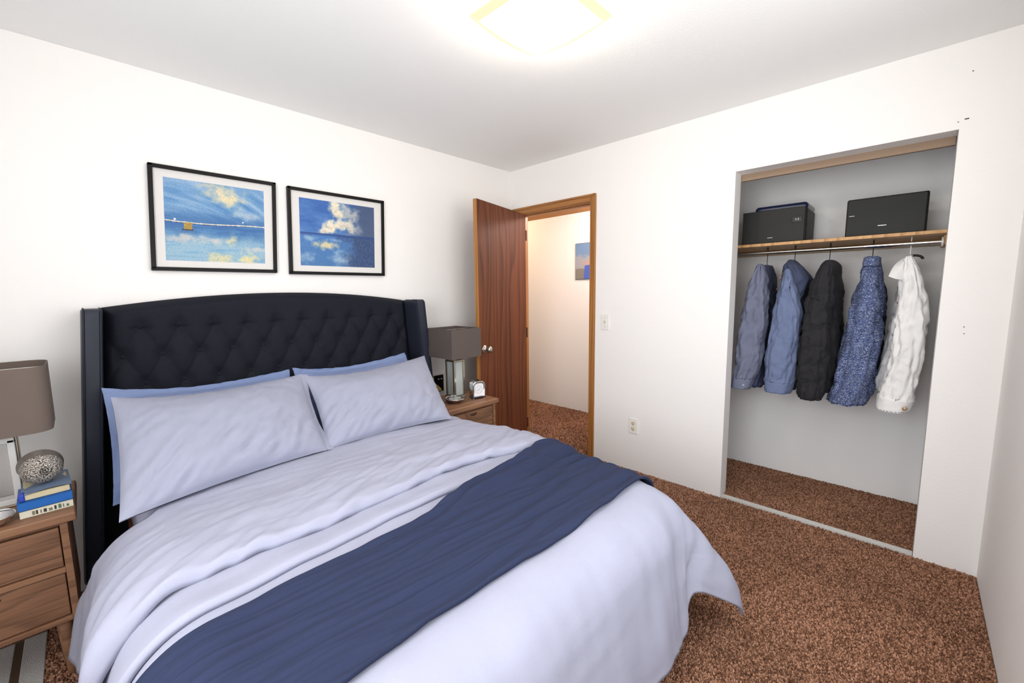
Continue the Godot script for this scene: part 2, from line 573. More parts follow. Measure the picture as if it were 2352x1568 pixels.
func carpet_pile() -> void:
	var b := MB.new()
	b.lathe([[0.0, 0.0], [0.0034, 0.0], [0.0042, 0.004], [0.0028, 0.0082], [0.0, 0.0095]], 5)
	var r := RandomNumberGenerator.new()
	r.seed = 404
	var tone := noise(405, 1.6, 3)
	var buf := PackedFloat32Array()
	var areas := [[-1.0, 0.0, 0.30, 3.015, 0.0058], [-1.95, -1.0, 2.0, 3.015, 0.0058], [0.0, 0.728, 1.45, 2.818, 0.0058], [0.0, 1.048, -0.85, 1.1, 0.0085], [-3.03, -2.70, 0.15, 1.0, 0.0075]]
	var dark := rgb(94, 63, 47).srgb_to_linear()
	var mid := rgb(146, 106, 83).srgb_to_linear()
	var pale := rgb(186, 142, 116).srgb_to_linear()
	for q in areas:
		var st: float = q[4]
		var nx := int((q[1] - q[0]) / st)
		var nz := int((q[3] - q[2]) / st)
		for j in nz:
			for i in nx:
				var x: float = q[0] + (i + 0.5 + r.randf_range(-0.45, 0.45)) * st
				var z: float = q[2] + (j + 0.5 + r.randf_range(-0.45, 0.45)) * st
				var sc := r.randf_range(0.75, 1.25) * st / 0.0064
				var t := r.randf()
				var yaw := r.randf() * TAU
				var tx := r.randf_range(-0.5, 0.5)
				var tz := r.randf_range(-0.5, 0.5)
				# walls and the closet track stay clear
				if x > -0.003 and x < 0.118 and (z > 2.800 or (z > 0.866 and z < 1.884) or z < 0.107): continue
				if x > 0.002 and x < 0.05 and z > 1.88: continue
				if x > 0.118 and z > 1.098 and z < 1.302: continue
				var c := dark.lerp(mid, t * 2.0) if t < 0.5 else mid.lerp(pale, t * 2.0 - 1.0)
				c = c * (1.0 + 0.22 * tone.get_noise_2d(x, z))
				var cy := cos(yaw) * sc
				var sy := sin(yaw) * sc
				buf.append_array(PackedFloat32Array([cy, tx * sc, sy, x, 0.0, sc * r.randf_range(0.8, 1.2), 0.0, -0.001, -sy, tz * sc, cy, z, c.r, c.g, c.b, 1.0]))
	var mm := MultiMesh.new()
	mm.transform_format = MultiMesh.TRANSFORM_3D
	mm.use_colors = true
	mm.mesh = b.mesh()
	mm.instance_count = buf.size() / 16
	mm.buffer = buf
	var m := mat(Color.WHITE, 0.95)
	m.metallic_specular = 0.2
	m.vertex_color_use_as_albedo = true
	var o := MultiMeshInstance3D.new()
	o.name = "carpet_pile"
	o.multimesh = mm
	o.material_override = m
	add_child(o)
	tag(o, "short brown twisted carpet pile of the bedroom, closet and hall floor", "carpet", "", "stuff")

func window(called: String, label: String, at: Vector3, turn: float, hw: float, hh: float) -> void:
	var w := Node3D.new()
	w.name = called
	tag(w, label, "", "", "structure")
	w.position = at
	w.rotation.y = turn
	add_child(w)
	var b := MB.new()
	for s in [-1, 1]:
		b.rbox(Vector3(-0.03, 0, s * hw - (0.05 if s > 0 else 0.0)), Vector3(0.03, hh, s * hw + (0.0 if s > 0 else 0.05)), 0.004)
	b.rbox(Vector3(-0.03, 0, -hw), Vector3(0.03, 0.05, hw), 0.004)
	b.rbox(Vector3(-0.03, hh - 0.05, -hw), Vector3(0.03, hh, hw), 0.004)
	b.rbox(Vector3(-0.025, 0, -0.025), Vector3(0.025, hh, 0.025), 0.004)
	obj("window_frame", b, M.white, w)
	for s in [-1, 1]:
		b = MB.new()
		b.rbox(Vector3(-0.003, 0.05, -hw + 0.05 if s < 0 else 0.025), Vector3(0.003, hh - 0.05, -0.025 if s < 0 else hw - 0.05), 0.001)
		obj("pane", b, M.pane, w)

func door() -> void:
	var d := Node3D.new()
	d.name = "door_1"
	d.position = Vector3(0, 0, 0.48)
	tag(d, "brown wood-grain bedroom door standing open, with its frame", "", "", "structure")
	add_child(d)
	var zo := -0.48
	var b := MB.new()
	# casing: left, right, head (moulded: a board with a raised outer bead)
	for s in [[0.036, 0.092, 0.036, 0.052], [0.858, 0.909, 0.893, 0.909]]:
		b = MB.new()
		b.rbox(Vector3(-0.014, 0, s[0] + zo), Vector3(0.0, 2.105, s[1] + zo), 0.003)
		b.rbox(Vector3(-0.019, 0, s[2] + zo), Vector3(-0.012, 2.105, s[3] + zo), 0.003)
		obj("casing", b, M.casing, d)
	b = MB.new()
	b.rbox(Vector3(-0.014, 2.048, 0.092 + zo), Vector3(0.0, 2.105, 0.858 + zo), 0.003)
	b.rbox(Vector3(-0.019, 2.090, 0.036 + zo), Vector3(-0.012, 2.105, 0.905 + zo), 0.003)
	obj("casing", b, M.casing_head, d)
	# jambs with stops
	b = MB.new()
	b.rbox(Vector3(-0.002, 0, 0.085 + zo), Vector3(0.115, 2.06, 0.105 + zo), 0.002)
	b.rbox(Vector3(0.045, 0, 0.105 + zo), Vector3(0.085, 2.04, 0.117 + zo), 0.002)
	obj("jamb", b, M.casing, d)
	b = MB.new()
	b.rbox(Vector3(-0.002, 0, 0.868 + zo), Vector3(0.115, 2.06, 0.890 + zo), 0.002)
	b.rbox(Vector3(0.045, 0, 0.856 + zo), Vector3(0.085, 2.04, 0.868 + zo), 0.002)
	obj("jamb", b, M.casing, d)
	b = MB.new()
	b.rbox(Vector3(-0.002, 2.045, 0.105 + zo), Vector3(0.115, 2.065, 0.868 + zo), 0.002)
	b.rbox(Vector3(0.045, 2.036, 0.105 + zo), Vector3(0.085, 2.045, 0.868 + zo), 0.002)
	obj("jamb", b, M.casing_head, d)
	# strike plate on the right jamb
	b = MB.new()
	b.rbox(Vector3(0.008, 0.93, 0.866 + zo), Vector3(0.036, 0.99, 0.8685 + zo), 0.001)
	obj("strike_plate", b, M.brass, d)
	# the leaf, hinged at the left jamb
	var f0 := Vector3(-0.014, 0, 0.192 + zo)
	var f1 := Vector3(-0.756, 0, 0.387 + zo)
	var ex := (f0 - f1).normalized()
	var ez := ex.cross(Vector3.UP)
	var leaf := Node3D.new()
	var wl := f0.distance_to(f1)
	b = MB.new()
	b.rbox(Vector3(0, 0.012, -0.034), Vector3(wl, 2.04, 0.0), 0.002)
	var lf := obj("leaf", b, M.door, d, f1)
	lf.basis = Basis(ex, Vector3.UP, ez)
	if lf.basis.determinant() < 0.0 or ez.z < 0.0:
		lf.basis = Basis(ex, Vector3.UP, -ez)
	leaf.free()
	b = MB.new()
	b.rbox(Vector3(-0.0012, 0.014, -0.033), Vector3(0.0, 2.038, -0.001), 0.0005)
	tag(obj("edge_strip", b, M.casing, lf), "lighter raw wood edge")
	# knob with rose
	b = MB.new()
	var kx := Transform3D(Basis(Vector3.RIGHT, PI / 2), Vector3(0.062, 0.935, 0.0))
	b.lathe([[0.0, 0.0], [0.032, 0.0], [0.032, 0.004], [0.026, 0.008], [0.012, 0.012], [0.011, 0.03], [0.022, 0.036], [0.027, 0.047], [0.024, 0.058], [0.012, 0.064], [0.0, 0.065]], 20, kx)
	obj("knob", b, M.nickel, lf)
	for y in [0.16, 1.0, 1.86]:
		b = MB.new()
		b.tube([Vector3(wl + 0.006, y - 0.045, 0.002), Vector3(wl + 0.006, y + 0.045, 0.002)], 0.006)
		obj("hinge", b, M.dark_wood, lf)

func ceiling_light() -> void:
	# square drop-glass ceiling fitting; its far corner shows at the top of the frame
	var c := Vector3(-1.515, CEIL, 1.625)
	var o := thing("ceiling_light", "lit square frosted glass ceiling light at the top of the picture", "ceiling light", c)
	var hw := 0.19
	var em := mat(rgb(255, 248, 232), 0.3)
	em.emission_enabled = true
	em.emission = Color(1.0, 0.95, 0.86)
	em.emission_energy_multiplier = 1.6
	em.cull_mode = BaseMaterial3D.CULL_DISABLED
	var em2: StandardMaterial3D = em.duplicate()
	em2.albedo_color = rgb(120, 108, 84)
	em2.emission = Color(1.0, 0.93, 0.77)
	em2.emission_energy_multiplier = 0.98
	var bend := func(u: float, v: float) -> Vector3:
		# square of glass, sides bowed, rising towards its edge
		var bow := 1.0 + 0.05 * (1.0 - v * v) * absf(u)
		var bow2 := 1.0 + 0.05 * (1.0 - u * u) * absf(v)
		var r := maxf(absf(u), absf(v))
		return Vector3(u * hw * bow, -0.088 + 0.028 * pow(r, 3.0) + 0.012 * u * u * v * v, v * hw * bow2)
	var b := MB.new()
	for part in 2:
		if part == 1: b = MB.new()
		for up in [0.0, 0.006]:
			var nn := 25
			if part == 0:
				var p := PackedVector3Array()
				for j in nn:
					for i in nn:
						p.append(bend.call(lerpf(-0.86, 0.86, float(i) / (nn - 1)), lerpf(-0.86, 0.86, float(j) / (nn - 1))) + Vector3(0, up, 0))
				b.grid(nn, nn, p, false, Vector3.DOWN if up == 0.0 else Vector3.UP)
			else:
				var p := PackedVector3Array()
				for w in [0.86, 0.93, 1.0]:
					for k in 80:
						var q := k / 20
						var t := lerpf(-1, 1, (k % 20) / 20.0)
						var uv: Vector2 = [Vector2(t, -1), Vector2(1, t), Vector2(-t, 1), Vector2(-1, -t)][q] * w
						p.append(bend.call(uv.x, uv.y) + Vector3(0, up, 0))
				b.grid(80, 3, p, true, Vector3.DOWN if up == 0.0 else Vector3.UP)
		obj("glass_shade" if part == 0 else "glass_rim", b, em if part == 0 else em2, o)
	b = MB.new()
	b.lathe([[0.0, 0.0], [0.075, 0.0], [0.075, -0.012], [0.05, -0.018], [0.0, -0.018]], 28)
	obj("canopy", b, M.white, o)
	# two bulbs between canopy and glass
	for s in [-1, 1]:
		b = MB.new()
		var bx := Transform3D(Basis.IDENTITY, Vector3(0.075 * s, -0.066, 0))
		b.lathe([[0.0, -0.014], [0.012, -0.010], [0.017, 0.0], [0.012, 0.012], [0.0, 0.016]], 14, bx)
		var bm := mat(Color(1, 0.97, 0.9), 0.4)
		bm.emission_enabled = true
		bm.emission = Color(1.0, 0.92, 0.78)
		bm.emission_energy_multiplier = 6.0
		obj("bulb", b, bm, o)
		var l := OmniLight3D.new()
		l.name = "bulb_light"
		l.light_color = Color(1.0, 0.95, 0.88)
		l.light_energy = 0.13
		l.light_size = 0.012
		l.omni_range = 12.0
		l.omni_attenuation = 2.0
		l.shadow_enabled = true
		l.position = Vector3(0.075 * s, -0.066, 0)
		o.add_child(l)
	# two hall lamps, hidden behind the wall; the pale one is added as fill
	for q in [[-0.95, "warm round hall ceiling lamp past the doorway, deeper in the hall", Color(1.0, 0.88, 0.70), 0.24], [0.72, "pale round unseen lamp added to brighten the near hall, on the closet side of the doorway", Color(1.0, 0.98, 0.97), 0.80]]:
		var h := thing("unseen_hall_lamp", q[1], "ceiling light", Vector3(0.55, 2.21, q[0]))
		b = MB.new()
		b.lathe([[0.0, -0.09], [0.06, -0.085], [0.10, -0.06], [0.12, -0.02], [0.12, 0.0], [0.0, 0.0]], 24)
		var hm := mat(Color(1, 0.94, 0.85), 0.4)
		hm.emission_enabled = true
		hm.emission = q[2]
		hm.emission_energy_multiplier = 1.5
		obj("shade", b, hm, h)
		var hl := OmniLight3D.new()
		hl.name = "hall_light"
		hl.light_color = q[2]
		hl.light_energy = q[3]
		hl.light_size = 0.04
		hl.omni_range = 8.0
		hl.omni_attenuation = 2.0
		hl.shadow_enabled = true
		hl.position = Vector3(0, -0.05, 0)
		h.add_child(hl)

# ------------------------------------------------------------------ closet
func box_face(c: Color) -> StandardMaterial3D:
	var m := mat(c, 0.45)
	m.metallic_specular = 0.3
	return m

func closet() -> void:
	var b := MB.new()
	b.rbox(Vector3(0.111, 2.028, 1.883), Vector3(0.132, 2.10, 2.80), 0.002)
	struct("trim_1", b, M.trim_brown, "brown wooden strip along the head of the closet opening")
	# floor track: aluminium channel with two ribs
	b = MB.new()
	b.rbox(Vector3(0.004, 0.0, 1.884), Vector3(0.046, 0.005, 2.80), 0.001)
	for x in [0.006, 0.024, 0.042]:
		b.rbox(Vector3(x - 0.0022, 0.004, 1.884), Vector3(x + 0.0022, 0.014, 2.80), 0.001)
	struct("trim_2", b, mat(rgb(226, 224, 220), 0.35, 0.3), "pale metal sliding door track on the floor across the closet")
	# shelf on cleats
	var s := thing("closet_shelf", "pale pine shelf across the top of the open closet", "shelf", Vector3(0.5, 1.64, 2.06))
	b = MB.new()
	b.rbox(Vector3(-0.20, 0.0, -0.758), Vector3(0.228, 0.019, 0.758), 0.002)
	obj("board", b, M.pine, s)
	b = MB.new()
	b.rbox(Vector3(0.208, -0.036, -0.755), Vector3(0.229, -0.001, 0.757), 0.002)
	tag(obj("cleat", b, mat(rgb(176, 152, 122), 0.6), s), "brown back cleat under the shelf")
	for z in [[-0.757, -0.738], [0.740, 0.757]]:
		b = MB.new()
		b.rbox(Vector3(-0.10, -0.05, z[0]), Vector3(0.207, -0.001, z[1]), 0.002)
		obj("cleat", b, M.pine, s)
	# telescoping rod
	var r := thing("closet_rod", "telescoping chrome hanging rod under the closet shelf", "closet rod", Vector3(0.40, 1.605, 2.06))
	b = MB.new()
	b.tube([Vector3(0, 0, 0.42), Vector3(0, 0, 0.738)], 0.0155, 16)
	obj("outer_tube", b, M.chrome, r)
	b = MB.new()
	b.tube([Vector3(0, 0, -0.738), Vector3(0, 0, 0.425)], 0.0115, 16)
	obj("inner_tube", b, M.nickel, r)
	for z in [-0.738, 0.738]:
		b = MB.new()
		b.tube([Vector3(0, 0, z - 0.004), Vector3(0, 0, z + 0.004)], 0.026, 18)
		obj("socket", b, M.white, r)
	# left device: black box with a rounded blue-black lid
	var d := thing("storage_case", "black case with a raised dark blue rounded lid, left on the closet shelf", "case", Vector3(0.50, 1.659, 2.02))
	b = MB.new()
	b.rbox(Vector3(-0.15, 0, -0.178), Vector3(0.12, 0.205, 0.178), 0.012, 3)
	obj("body", b, M.black, d)
	b = MB.new()
	b.rbox(Vector3(-0.158, 0.004, -0.180), Vector3(-0.146, 0.212, 0.168), 0.003, 2)
	obj("front_panel", b, box_face(rgb(46, 46, 44)), d)
	b = MB.new()
	b.rbox(Vector3(-0.146, 0.195, -0.115), Vector3(0.115, 0.242, 0.178), 0.022, 4)
	tag(obj("lid", b, M.black_blue, d), "dark blue glossy rounded lid")
	b = MB.new()
	b.rbox(Vector3(-0.161, 0.118, 0.102), Vector3(-0.156, 0.152, 0.154), 0.002, 2)
	var disp := obj("display", b, M.gloss_black, d)
	for z in [0.121, 0.133]:
		b = MB.new()
		b.rbox(Vector3(-0.1625, 0.131, z), Vector3(-0.1605, 0.141, z + 0.004), 0.0008)
		obj("indicator", b, M.white, disp)
	b = MB.new()
	b.rbox(Vector3(-0.1595, 0.034, -0.03), Vector3(-0.1575, 0.038, 0.0), 0.0008)
	obj("badge", b, M.nickel, d)
	# right device
	d = thing("flat_panel", "flat black panel box leaning up, right on the closet shelf", "panel box", Vector3(0.46, 1.659, 2.56))
	b = MB.new()
	b.rbox(Vector3(-0.10, 0, -0.172), Vector3(0.05, 0.215, 0.172), 0.009, 3)
	obj("body", b, M.black, d)
	b = MB.new()
	b.rbox(Vector3(-0.106, 0.004, -0.169), Vector3(-0.098, 0.211, 0.165), 0.004, 2)
	obj("front_panel", b, box_face(rgb(38, 39, 37)), d)
	b = MB.new()
	b.rbox(Vector3(-0.108, 0.052, -0.028), Vector3(-0.105, 0.056, 0.010), 0.001)
	obj("badge", b, M.nickel, d)
	b = MB.new()
	b.rbox(Vector3(-0.108, 0.118, -0.158), Vector3(-0.105, 0.121, -0.133), 0.001)
	obj("badge", b, M.nickel, d)
	clothes()

# a hanging garment surface. rows: [y, z_left, z_right]; the depth runs from x0 to x1
func loft(rows: Array, x0: float, x1: float, seg: int, levels: int, amp: float, folds: float, seed_: int, puff := 0.0) -> MB:
	var f := noise(seed_, 1.0, 3)
	var b := MB.new()
	var p := PackedVector3Array()
	var yt: float = rows[0][0]
	var yb: float = rows[rows.size() - 1][0]
	for k in levels + 3:
		var q := clampf(float(k - 1) / levels, 0.0, 1.0)
		var y := lerpf(yt, yb, q)
		var j := 0
		while j < rows.size() - 2 and rows[j + 1][0] > y:
			j += 1
		var t := clampf((rows[j][0] - y) / (rows[j][0] - rows[j + 1][0]), 0.0, 1.0)
		t = lerpf(t, ss(0.0, 1.0, t), 0.35)
		var za: float = lerpf(rows[j][1], rows[j + 1][1], t)
		var zb: float = lerpf(rows[j][2], rows[j + 1][2], t)
		var zc := (za + zb) * 0.5
		var hz := (zb - za) * 0.5
		var xc := (x0 + x1) * 0.5
		var hx := (x1 - x0) * 0.5 * lerpf(0.55, 1.0, ss(0.0, 0.16, q))
		var cap := 1.0
		if k == 0: cap = 0.05
		elif k == levels + 2: cap = 0.86; 
		if k == levels + 2: y += 0.05
		for a in seg:
			var ph := TAU * a / seg
			var cx := cos(ph)
			var sz := sin(ph)
			var fold := amp * (f.get_noise_2d(ph * folds + 0.6 * sin(y * 6.0), y * 2.2) + 0.5 * f.get_noise_2d(cx * 3.0 + y * 7.0, sz * 3.0 - y * 5.0)) * 1.35 * ss(0.0, 0.25, q + 0.05)
			fold -= 1.1 * amp * pow(maxf(0.0, 1.0 - absf(f.get_noise_2d(ph * 1.3 + 20.0, y * 3.0 + 0.5 * ph)) * 5.0), 2.0)
			if puff > 0.0:
				var bands := absf(sin((y * 9.5 + 0.10 * sin(ph * 2.0)) * PI))
				fold += puff * (pow(bands, 0.35) - 0.75)
			# keep the wrap of the texture seam closed
			var e := ss(0.0, 0.12, minf(ph, TAU - ph))
			fold *= e
			p.append(Vector3(xc + (hx * signf(cx) * pow(absf(cx), 0.8) + cx * fold) * cap, y, zc + (hz * signf(sz) * pow(absf(sz), 0.8) + sz * fold) * cap))
	b.grid(seg, levels + 3, p, true)
	return b

func hanger(parent: Node3D, x: float, y: float, z: float, top: float, m: Material) -> void:
	# hook over the rod, wire shoulders inside the garment
	var b := MB.new()
	var path := []
	for k in 9:
		var a := PI * 1.15 - PI * 1.25 * k / 8.0
		path.append(Vector3(x + 0.019 * cos(a), top + 0.019 * sin(a), z))
	path.reverse()
	var lst: Array = [Vector3(x, y - 0.02, z), Vector3(x, y + 0.02, z), Vector3(x + 0.004, top - 0.035, z)]
	lst.append_array(path)
	b.tube(lst, 0.0022, 6)
	obj("hanger_hook", b, m, parent)

func cloth_mat(c: Color, seed_: int) -> StandardMaterial3D:
	var m := bumpy(mat(c, 0.85), noise_tex(seed_, 0.02, 4, 256, true, 6.0), 0.35, 3.0, false)
	m.rim_enabled = true
	m.rim = 0.15
	m.cull_mode = BaseMaterial3D.CULL_DISABLED
	return m

func off(rows: Array, o: Vector3) -> Array:
	var r := []
	for q in rows:
		r.append([q[0] - o.y, q[1] - o.z, q[2] - o.z])
	return r

func clothes() -> void:
	var hook := mat(rgb(40, 38, 38), 0.35, 0.8)
	var o: Node3D
	var c: Vector3
	var grp := "clothes hanging on the closet rod"
	# 1 grey-blue shirt jacket
	c = Vector3(0, 0.70, 1.97)
	o = thing("shirt_jacket", "grey-blue shirt jacket with a buttoned cuff, leftmost garment on the rod", "jacket", c, 0.0, grp)
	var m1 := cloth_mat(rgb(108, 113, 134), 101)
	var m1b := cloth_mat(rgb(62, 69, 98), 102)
	obj("sleeve", loft(off([[1.524, 1.978, 1.996], [1.506, 1.968, 2.014], [1.43, 1.952, 2.035], [1.292, 1.913, 2.045], [1.152, 1.894, 2.045], [0.98, 1.881, 2.032], [0.833, 1.872, 2.004], [0.775, 1.867, 1.985]], c), 0.15, 0.29, 40, 60, 0.016, 1.6, 103), m1, o)
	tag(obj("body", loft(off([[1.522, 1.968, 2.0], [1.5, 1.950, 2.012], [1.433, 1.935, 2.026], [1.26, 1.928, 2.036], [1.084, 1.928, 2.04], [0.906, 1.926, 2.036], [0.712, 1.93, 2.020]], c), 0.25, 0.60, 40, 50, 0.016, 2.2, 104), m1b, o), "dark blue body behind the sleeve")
	var cf := obj("cuff", loft(off([[0.79, 1.868, 1.990], [0.78, 1.864, 1.992], [0.725, 1.861, 1.978], [0.712, 1.861, 1.970]], c), 0.146, 0.292, 32, 12, 0.004, 1.4, 105), m1, o)
	var b := MB.new()
	b.lathe([[0.0, 0.004], [0.006, 0.004], [0.0085, 0.002], [0.0085, -0.003], [0.0, -0.003]], 14, Transform3D(Basis(Vector3.BACK, PI / 2), Vector3(0.152, 0.042, -0.025)))
	obj("button", b, mat(rgb(150, 156, 176), 0.4), cf)
	hanger(o, 0.40, 0.83, 0.015, 1.621 - 0.70, hook)
	# 2 light blue jacket with hood
	c = Vector3(0, 0.70, 2.14)
	o = thing("hooded_jacket", "lighter blue hooded jacket with a zip at the collar, second garment on the rod", "jacket", c, 0.0, grp)
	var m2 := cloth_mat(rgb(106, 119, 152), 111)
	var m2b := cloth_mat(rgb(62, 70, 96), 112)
	obj("sleeve", loft(off([[1.486, 2.130, 2.150], [1.473, 2.122, 2.160], [1.399, 2.108, 2.178], [1.293, 2.092, 2.208], [1.213, 2.080, 2.228], [1.078, 2.064, 2.229], [0.912, 2.051, 2.216], [0.8, 2.052, 2.204], [0.775, 2.053, 2.202]], c), 0.15, 0.31, 44, 60, 0.014, 2.0, 113), m2, o)
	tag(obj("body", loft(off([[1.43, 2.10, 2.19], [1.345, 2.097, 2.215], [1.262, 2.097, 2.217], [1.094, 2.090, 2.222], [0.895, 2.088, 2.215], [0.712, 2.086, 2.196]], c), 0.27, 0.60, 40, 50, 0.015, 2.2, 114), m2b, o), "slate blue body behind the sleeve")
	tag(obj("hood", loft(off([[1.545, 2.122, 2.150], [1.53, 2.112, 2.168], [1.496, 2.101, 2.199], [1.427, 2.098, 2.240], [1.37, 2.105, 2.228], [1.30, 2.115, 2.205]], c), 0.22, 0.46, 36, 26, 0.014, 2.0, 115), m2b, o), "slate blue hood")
	obj("cuff", loft(off([[0.79, 2.050, 2.206], [0.78, 2.048, 2.208], [0.735, 2.052, 2.202], [0.715, 2.056, 2.196]], c), 0.145, 0.315, 32, 12, 0.005, 1.6, 116), m2, o)
	b = MB.new()
	b.tube([Vector3(0.172, 0.765, -0.016), Vector3(0.158, 0.735, -0.022), Vector3(0.152, 0.70, -0.024), Vector3(0.150, 0.66, -0.040)], 0.0022, 6)
	b.rbox(Vector3(0.146, 0.722, -0.030), Vector3(0.153, 0.748, -0.019), 0.002)
	obj("zip", b, mat(rgb(96, 76, 70), 0.4, 0.5), o)
	hanger(o, 0.40, 0.84, 0.0, 1.621 - 0.70, hook)
	# 3 black quilted jacket
	c = Vector3(0, 0.70, 2.32)
	o = thing("quilted_jacket", "black quilted padded jacket, middle garment on the closet rod", "jacket", c, 0.0, grp)
	var m3 := cloth_mat(rgb(28, 27, 31), 121)
	var m3b := cloth_mat(rgb(38, 37, 42), 122)
	obj("sleeve", loft(off([[1.50, 2.312, 2.35], [1.48, 2.295, 2.364], [1.44, 2.278, 2.372], [1.37, 2.262, 2.374], [1.269, 2.246, 2.372], [1.115, 2.236, 2.372], [0.958, 2.223, 2.372], [0.824, 2.220, 2.366], [0.722, 2.237, 2.360], [0.70, 2.24, 2.352]], c), 0.15, 0.31, 48, 96, 0.012, 1.8, 123, 0.011), m3, o)
	obj("body", loft(off([[1.534, 2.300, 2.345], [1.522, 2.286, 2.362], [1.495, 2.274, 2.376], [1.422, 2.270, 2.382], [1.264, 2.262, 2.396], [1.104, 2.258, 2.406], [0.941, 2.252, 2.406], [0.775, 2.250, 2.395], [0.735, 2.249, 2.390]], c), 0.24, 0.61, 44, 90, 0.012, 2.4, 124, 0.009), m3b, o)
	# stitched quilting seams on the sleeve
	for q in [[1.31, 2.27, 2.362, 0.010], [1.17, 2.252, 2.366, -0.004], [1.03, 2.245, 2.34, -0.02], [0.83, 2.24, 2.345, 0.03]]:
		b = MB.new()
		var path := []
		for k in 9:
			var t := k / 8.0
			path.append(Vector3(0.146 + 0.03 * pow(2.0 * t - 1.0, 2), q[0] + q[3] * t - 0.012 * sin(t * PI) - 0.70, lerpf(q[1], q[2], t) - c.z))
		b.tube(path, 0.002, 5)
		obj("seam", b, M.gloss_black, o)
	hanger(o, 0.40, 0.82, 0.0, 1.621 - 0.70, hook)
	# 4 blue and white tweed
	c = Vector3(0, 0.70, 2.48)
	o = thing("tweed_cardigan", "blue and white speckled knit cardigan, fourth garment on the rod", "cardigan", c, 0.0, grp)
	var tw := mat(Color.WHITE, 0.95)
	tw.albedo_texture = tweed_tex()
	tw.uv1_triplanar = true
	tw.uv1_scale = Vector3.ONE * 5.0
	tw.cull_mode = BaseMaterial3D.CULL_DISABLED
	tw.heightmap_enabled = false
	tw.normal_enabled = true
	tw.normal_texture = noise_tex(131, 0.12, 2, 256, true, 8.0)
	tw.normal_scale = 0.6
	obj("body", loft(off([[1.524, 2.508, 2.538], [1.515, 2.498, 2.548], [1.482, 2.483, 2.565], [1.415, 2.476, 2.573], [1.342, 2.462, 2.588], [1.221, 2.441, 2.593], [1.072, 2.421, 2.596], [0.919, 2.405, 2.585], [0.815, 2.393, 2.573], [0.74, 2.375, 2.565], [0.695, 2.362, 2.56]], c), 0.17, 0.58, 56, 80, 0.016, 2.0, 132), tw, o)
	obj("collar", loft(off([[1.540, 2.496, 2.55], [1.53, 2.490, 2.558], [1.505, 2.485, 2.562], [1.485, 2.484, 2.566]], c), 0.22, 0.44, 30, 14, 0.010, 2.0, 133), tw, o)
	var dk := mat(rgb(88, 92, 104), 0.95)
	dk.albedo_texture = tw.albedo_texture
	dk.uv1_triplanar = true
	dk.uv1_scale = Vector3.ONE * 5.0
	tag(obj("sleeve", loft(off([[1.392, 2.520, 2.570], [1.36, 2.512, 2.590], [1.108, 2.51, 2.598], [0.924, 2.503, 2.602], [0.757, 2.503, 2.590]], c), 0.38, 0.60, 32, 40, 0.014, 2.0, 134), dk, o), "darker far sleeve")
	hanger(o, 0.40, 0.83, 0.04, 1.621 - 0.70, hook)
	# 5 white jacket
	c = Vector3(0, 0.70, 2.69)
	o = thing("white_jacket", "white jacket with a pointed collar and buttoned cuff, rightmost garment on the rod", "jacket", c, 0.0, grp)
	var m5 := cloth_mat(rgb(238, 237, 235), 141)
	obj("sleeve", loft(off([[1.525, 2.664, 2.686], [1.517, 2.657, 2.695], [1.465, 2.653, 2.716], [1.386, 2.655, 2.738], [1.296, 2.650, 2.757], [1.205, 2.645, 2.768], [1.067, 2.640, 2.768], [0.925, 2.628, 2.764], [0.793, 2.612, 2.752], [0.765, 2.61, 2.748]], c), 0.15, 0.29, 44, 64, 0.013, 1.8, 142), m5, o)
	obj("body", loft(off([[1.528, 2.664, 2.690], [1.518, 2.655, 2.700], [1.458, 2.643, 2.721], [1.293, 2.640, 2.757], [1.173, 2.622, 2.766], [1.051, 2.609, 2.766], [0.927, 2.595, 2.766], [0.825, 2.584, 2.755], [0.775, 2.590, 2.741]], c), 0.24, 0.60, 44, 56, 0.014, 2.2, 143), m5, o)
	obj("cuff", loft(off([[0.783, 2.606, 2.752], [0.775, 2.603, 2.755], [0.722, 2.598, 2.742], [0.700, 2.600, 2.732]], c), 0.145, 0.295, 32, 12, 0.004, 1.5, 144), m5, o)
	# collar flap pointing left: a folded double layer standing off the neck
	b = MB.new()
	for side in [0.0, 1.0]:
		var pc := PackedVector3Array()
		for j in 9:
			var t := j / 8.0
			var outer := Vector3(0.30, 1.532, 2.672).lerp(Vector3(0.17, 1.424, 2.606), t) + Vector3(0, 0.010, -0.012) * sin(t * PI)
			var inner := Vector3(0.26, 1.530, 2.690).lerp(Vector3(0.19, 1.404, 2.662), t)
			for i in 9:
				var u := i / 8.0
				var q := outer.lerp(inner, u) + Vector3(-0.022 * sin(u * PI) * (1.0 - 0.3 * t), 0.0, 0.0) + Vector3(-0.03, 0, 0)
				if t > 0.99: q.y -= 0.004 * sin(u * PI)
				pc.append(q - c + Vector3(0.008 * side, 0, 0))
		b.grid(9, 9, pc, false, Vector3(-1, 0, 0) if side == 0.0 else Vector3(1, 0, 0))
	obj("collar", b, m5, o)
	b = MB.new()
	b.lathe([[0.0, 0.003], [0.010, 0.003], [0.011, 0.0], [0.010, -0.003], [0.0, -0.003]], 16, Transform3D(Basis(Vector3.BACK, PI / 2), Vector3(0.146, 0.030, 0.028)))
	tag(obj("button", b, mat(rgb(168, 140, 110), 0.3, 0.3), o), "brown metal cuff button")
	for q in [[1.352, 2.648], [1.285, 2.641]]:
		b = MB.new()
		b.lathe([[0.0, 0.002], [0.006, 0.002], [0.007, 0.0], [0.0, -0.002]], 10, Transform3D(Basis(Vector3.BACK, PI / 2), Vector3(0.20, q[0] - c.y, q[1] + 0.012 - c.z)))
		obj("button", b, mat(rgb(110, 70, 60), 0.4), o)
	hanger(o, 0.40, 0.82, -0.012, 1.624 - 0.70, M.white)
	b = MB.new()
	var arc := []
	for k in 9:
		var a := PI * k / 8.0
		arc.append(Vector3(0.36, 0.815 + 0.022 * sin(a), 0.005 + 0.035 * cos(a)))
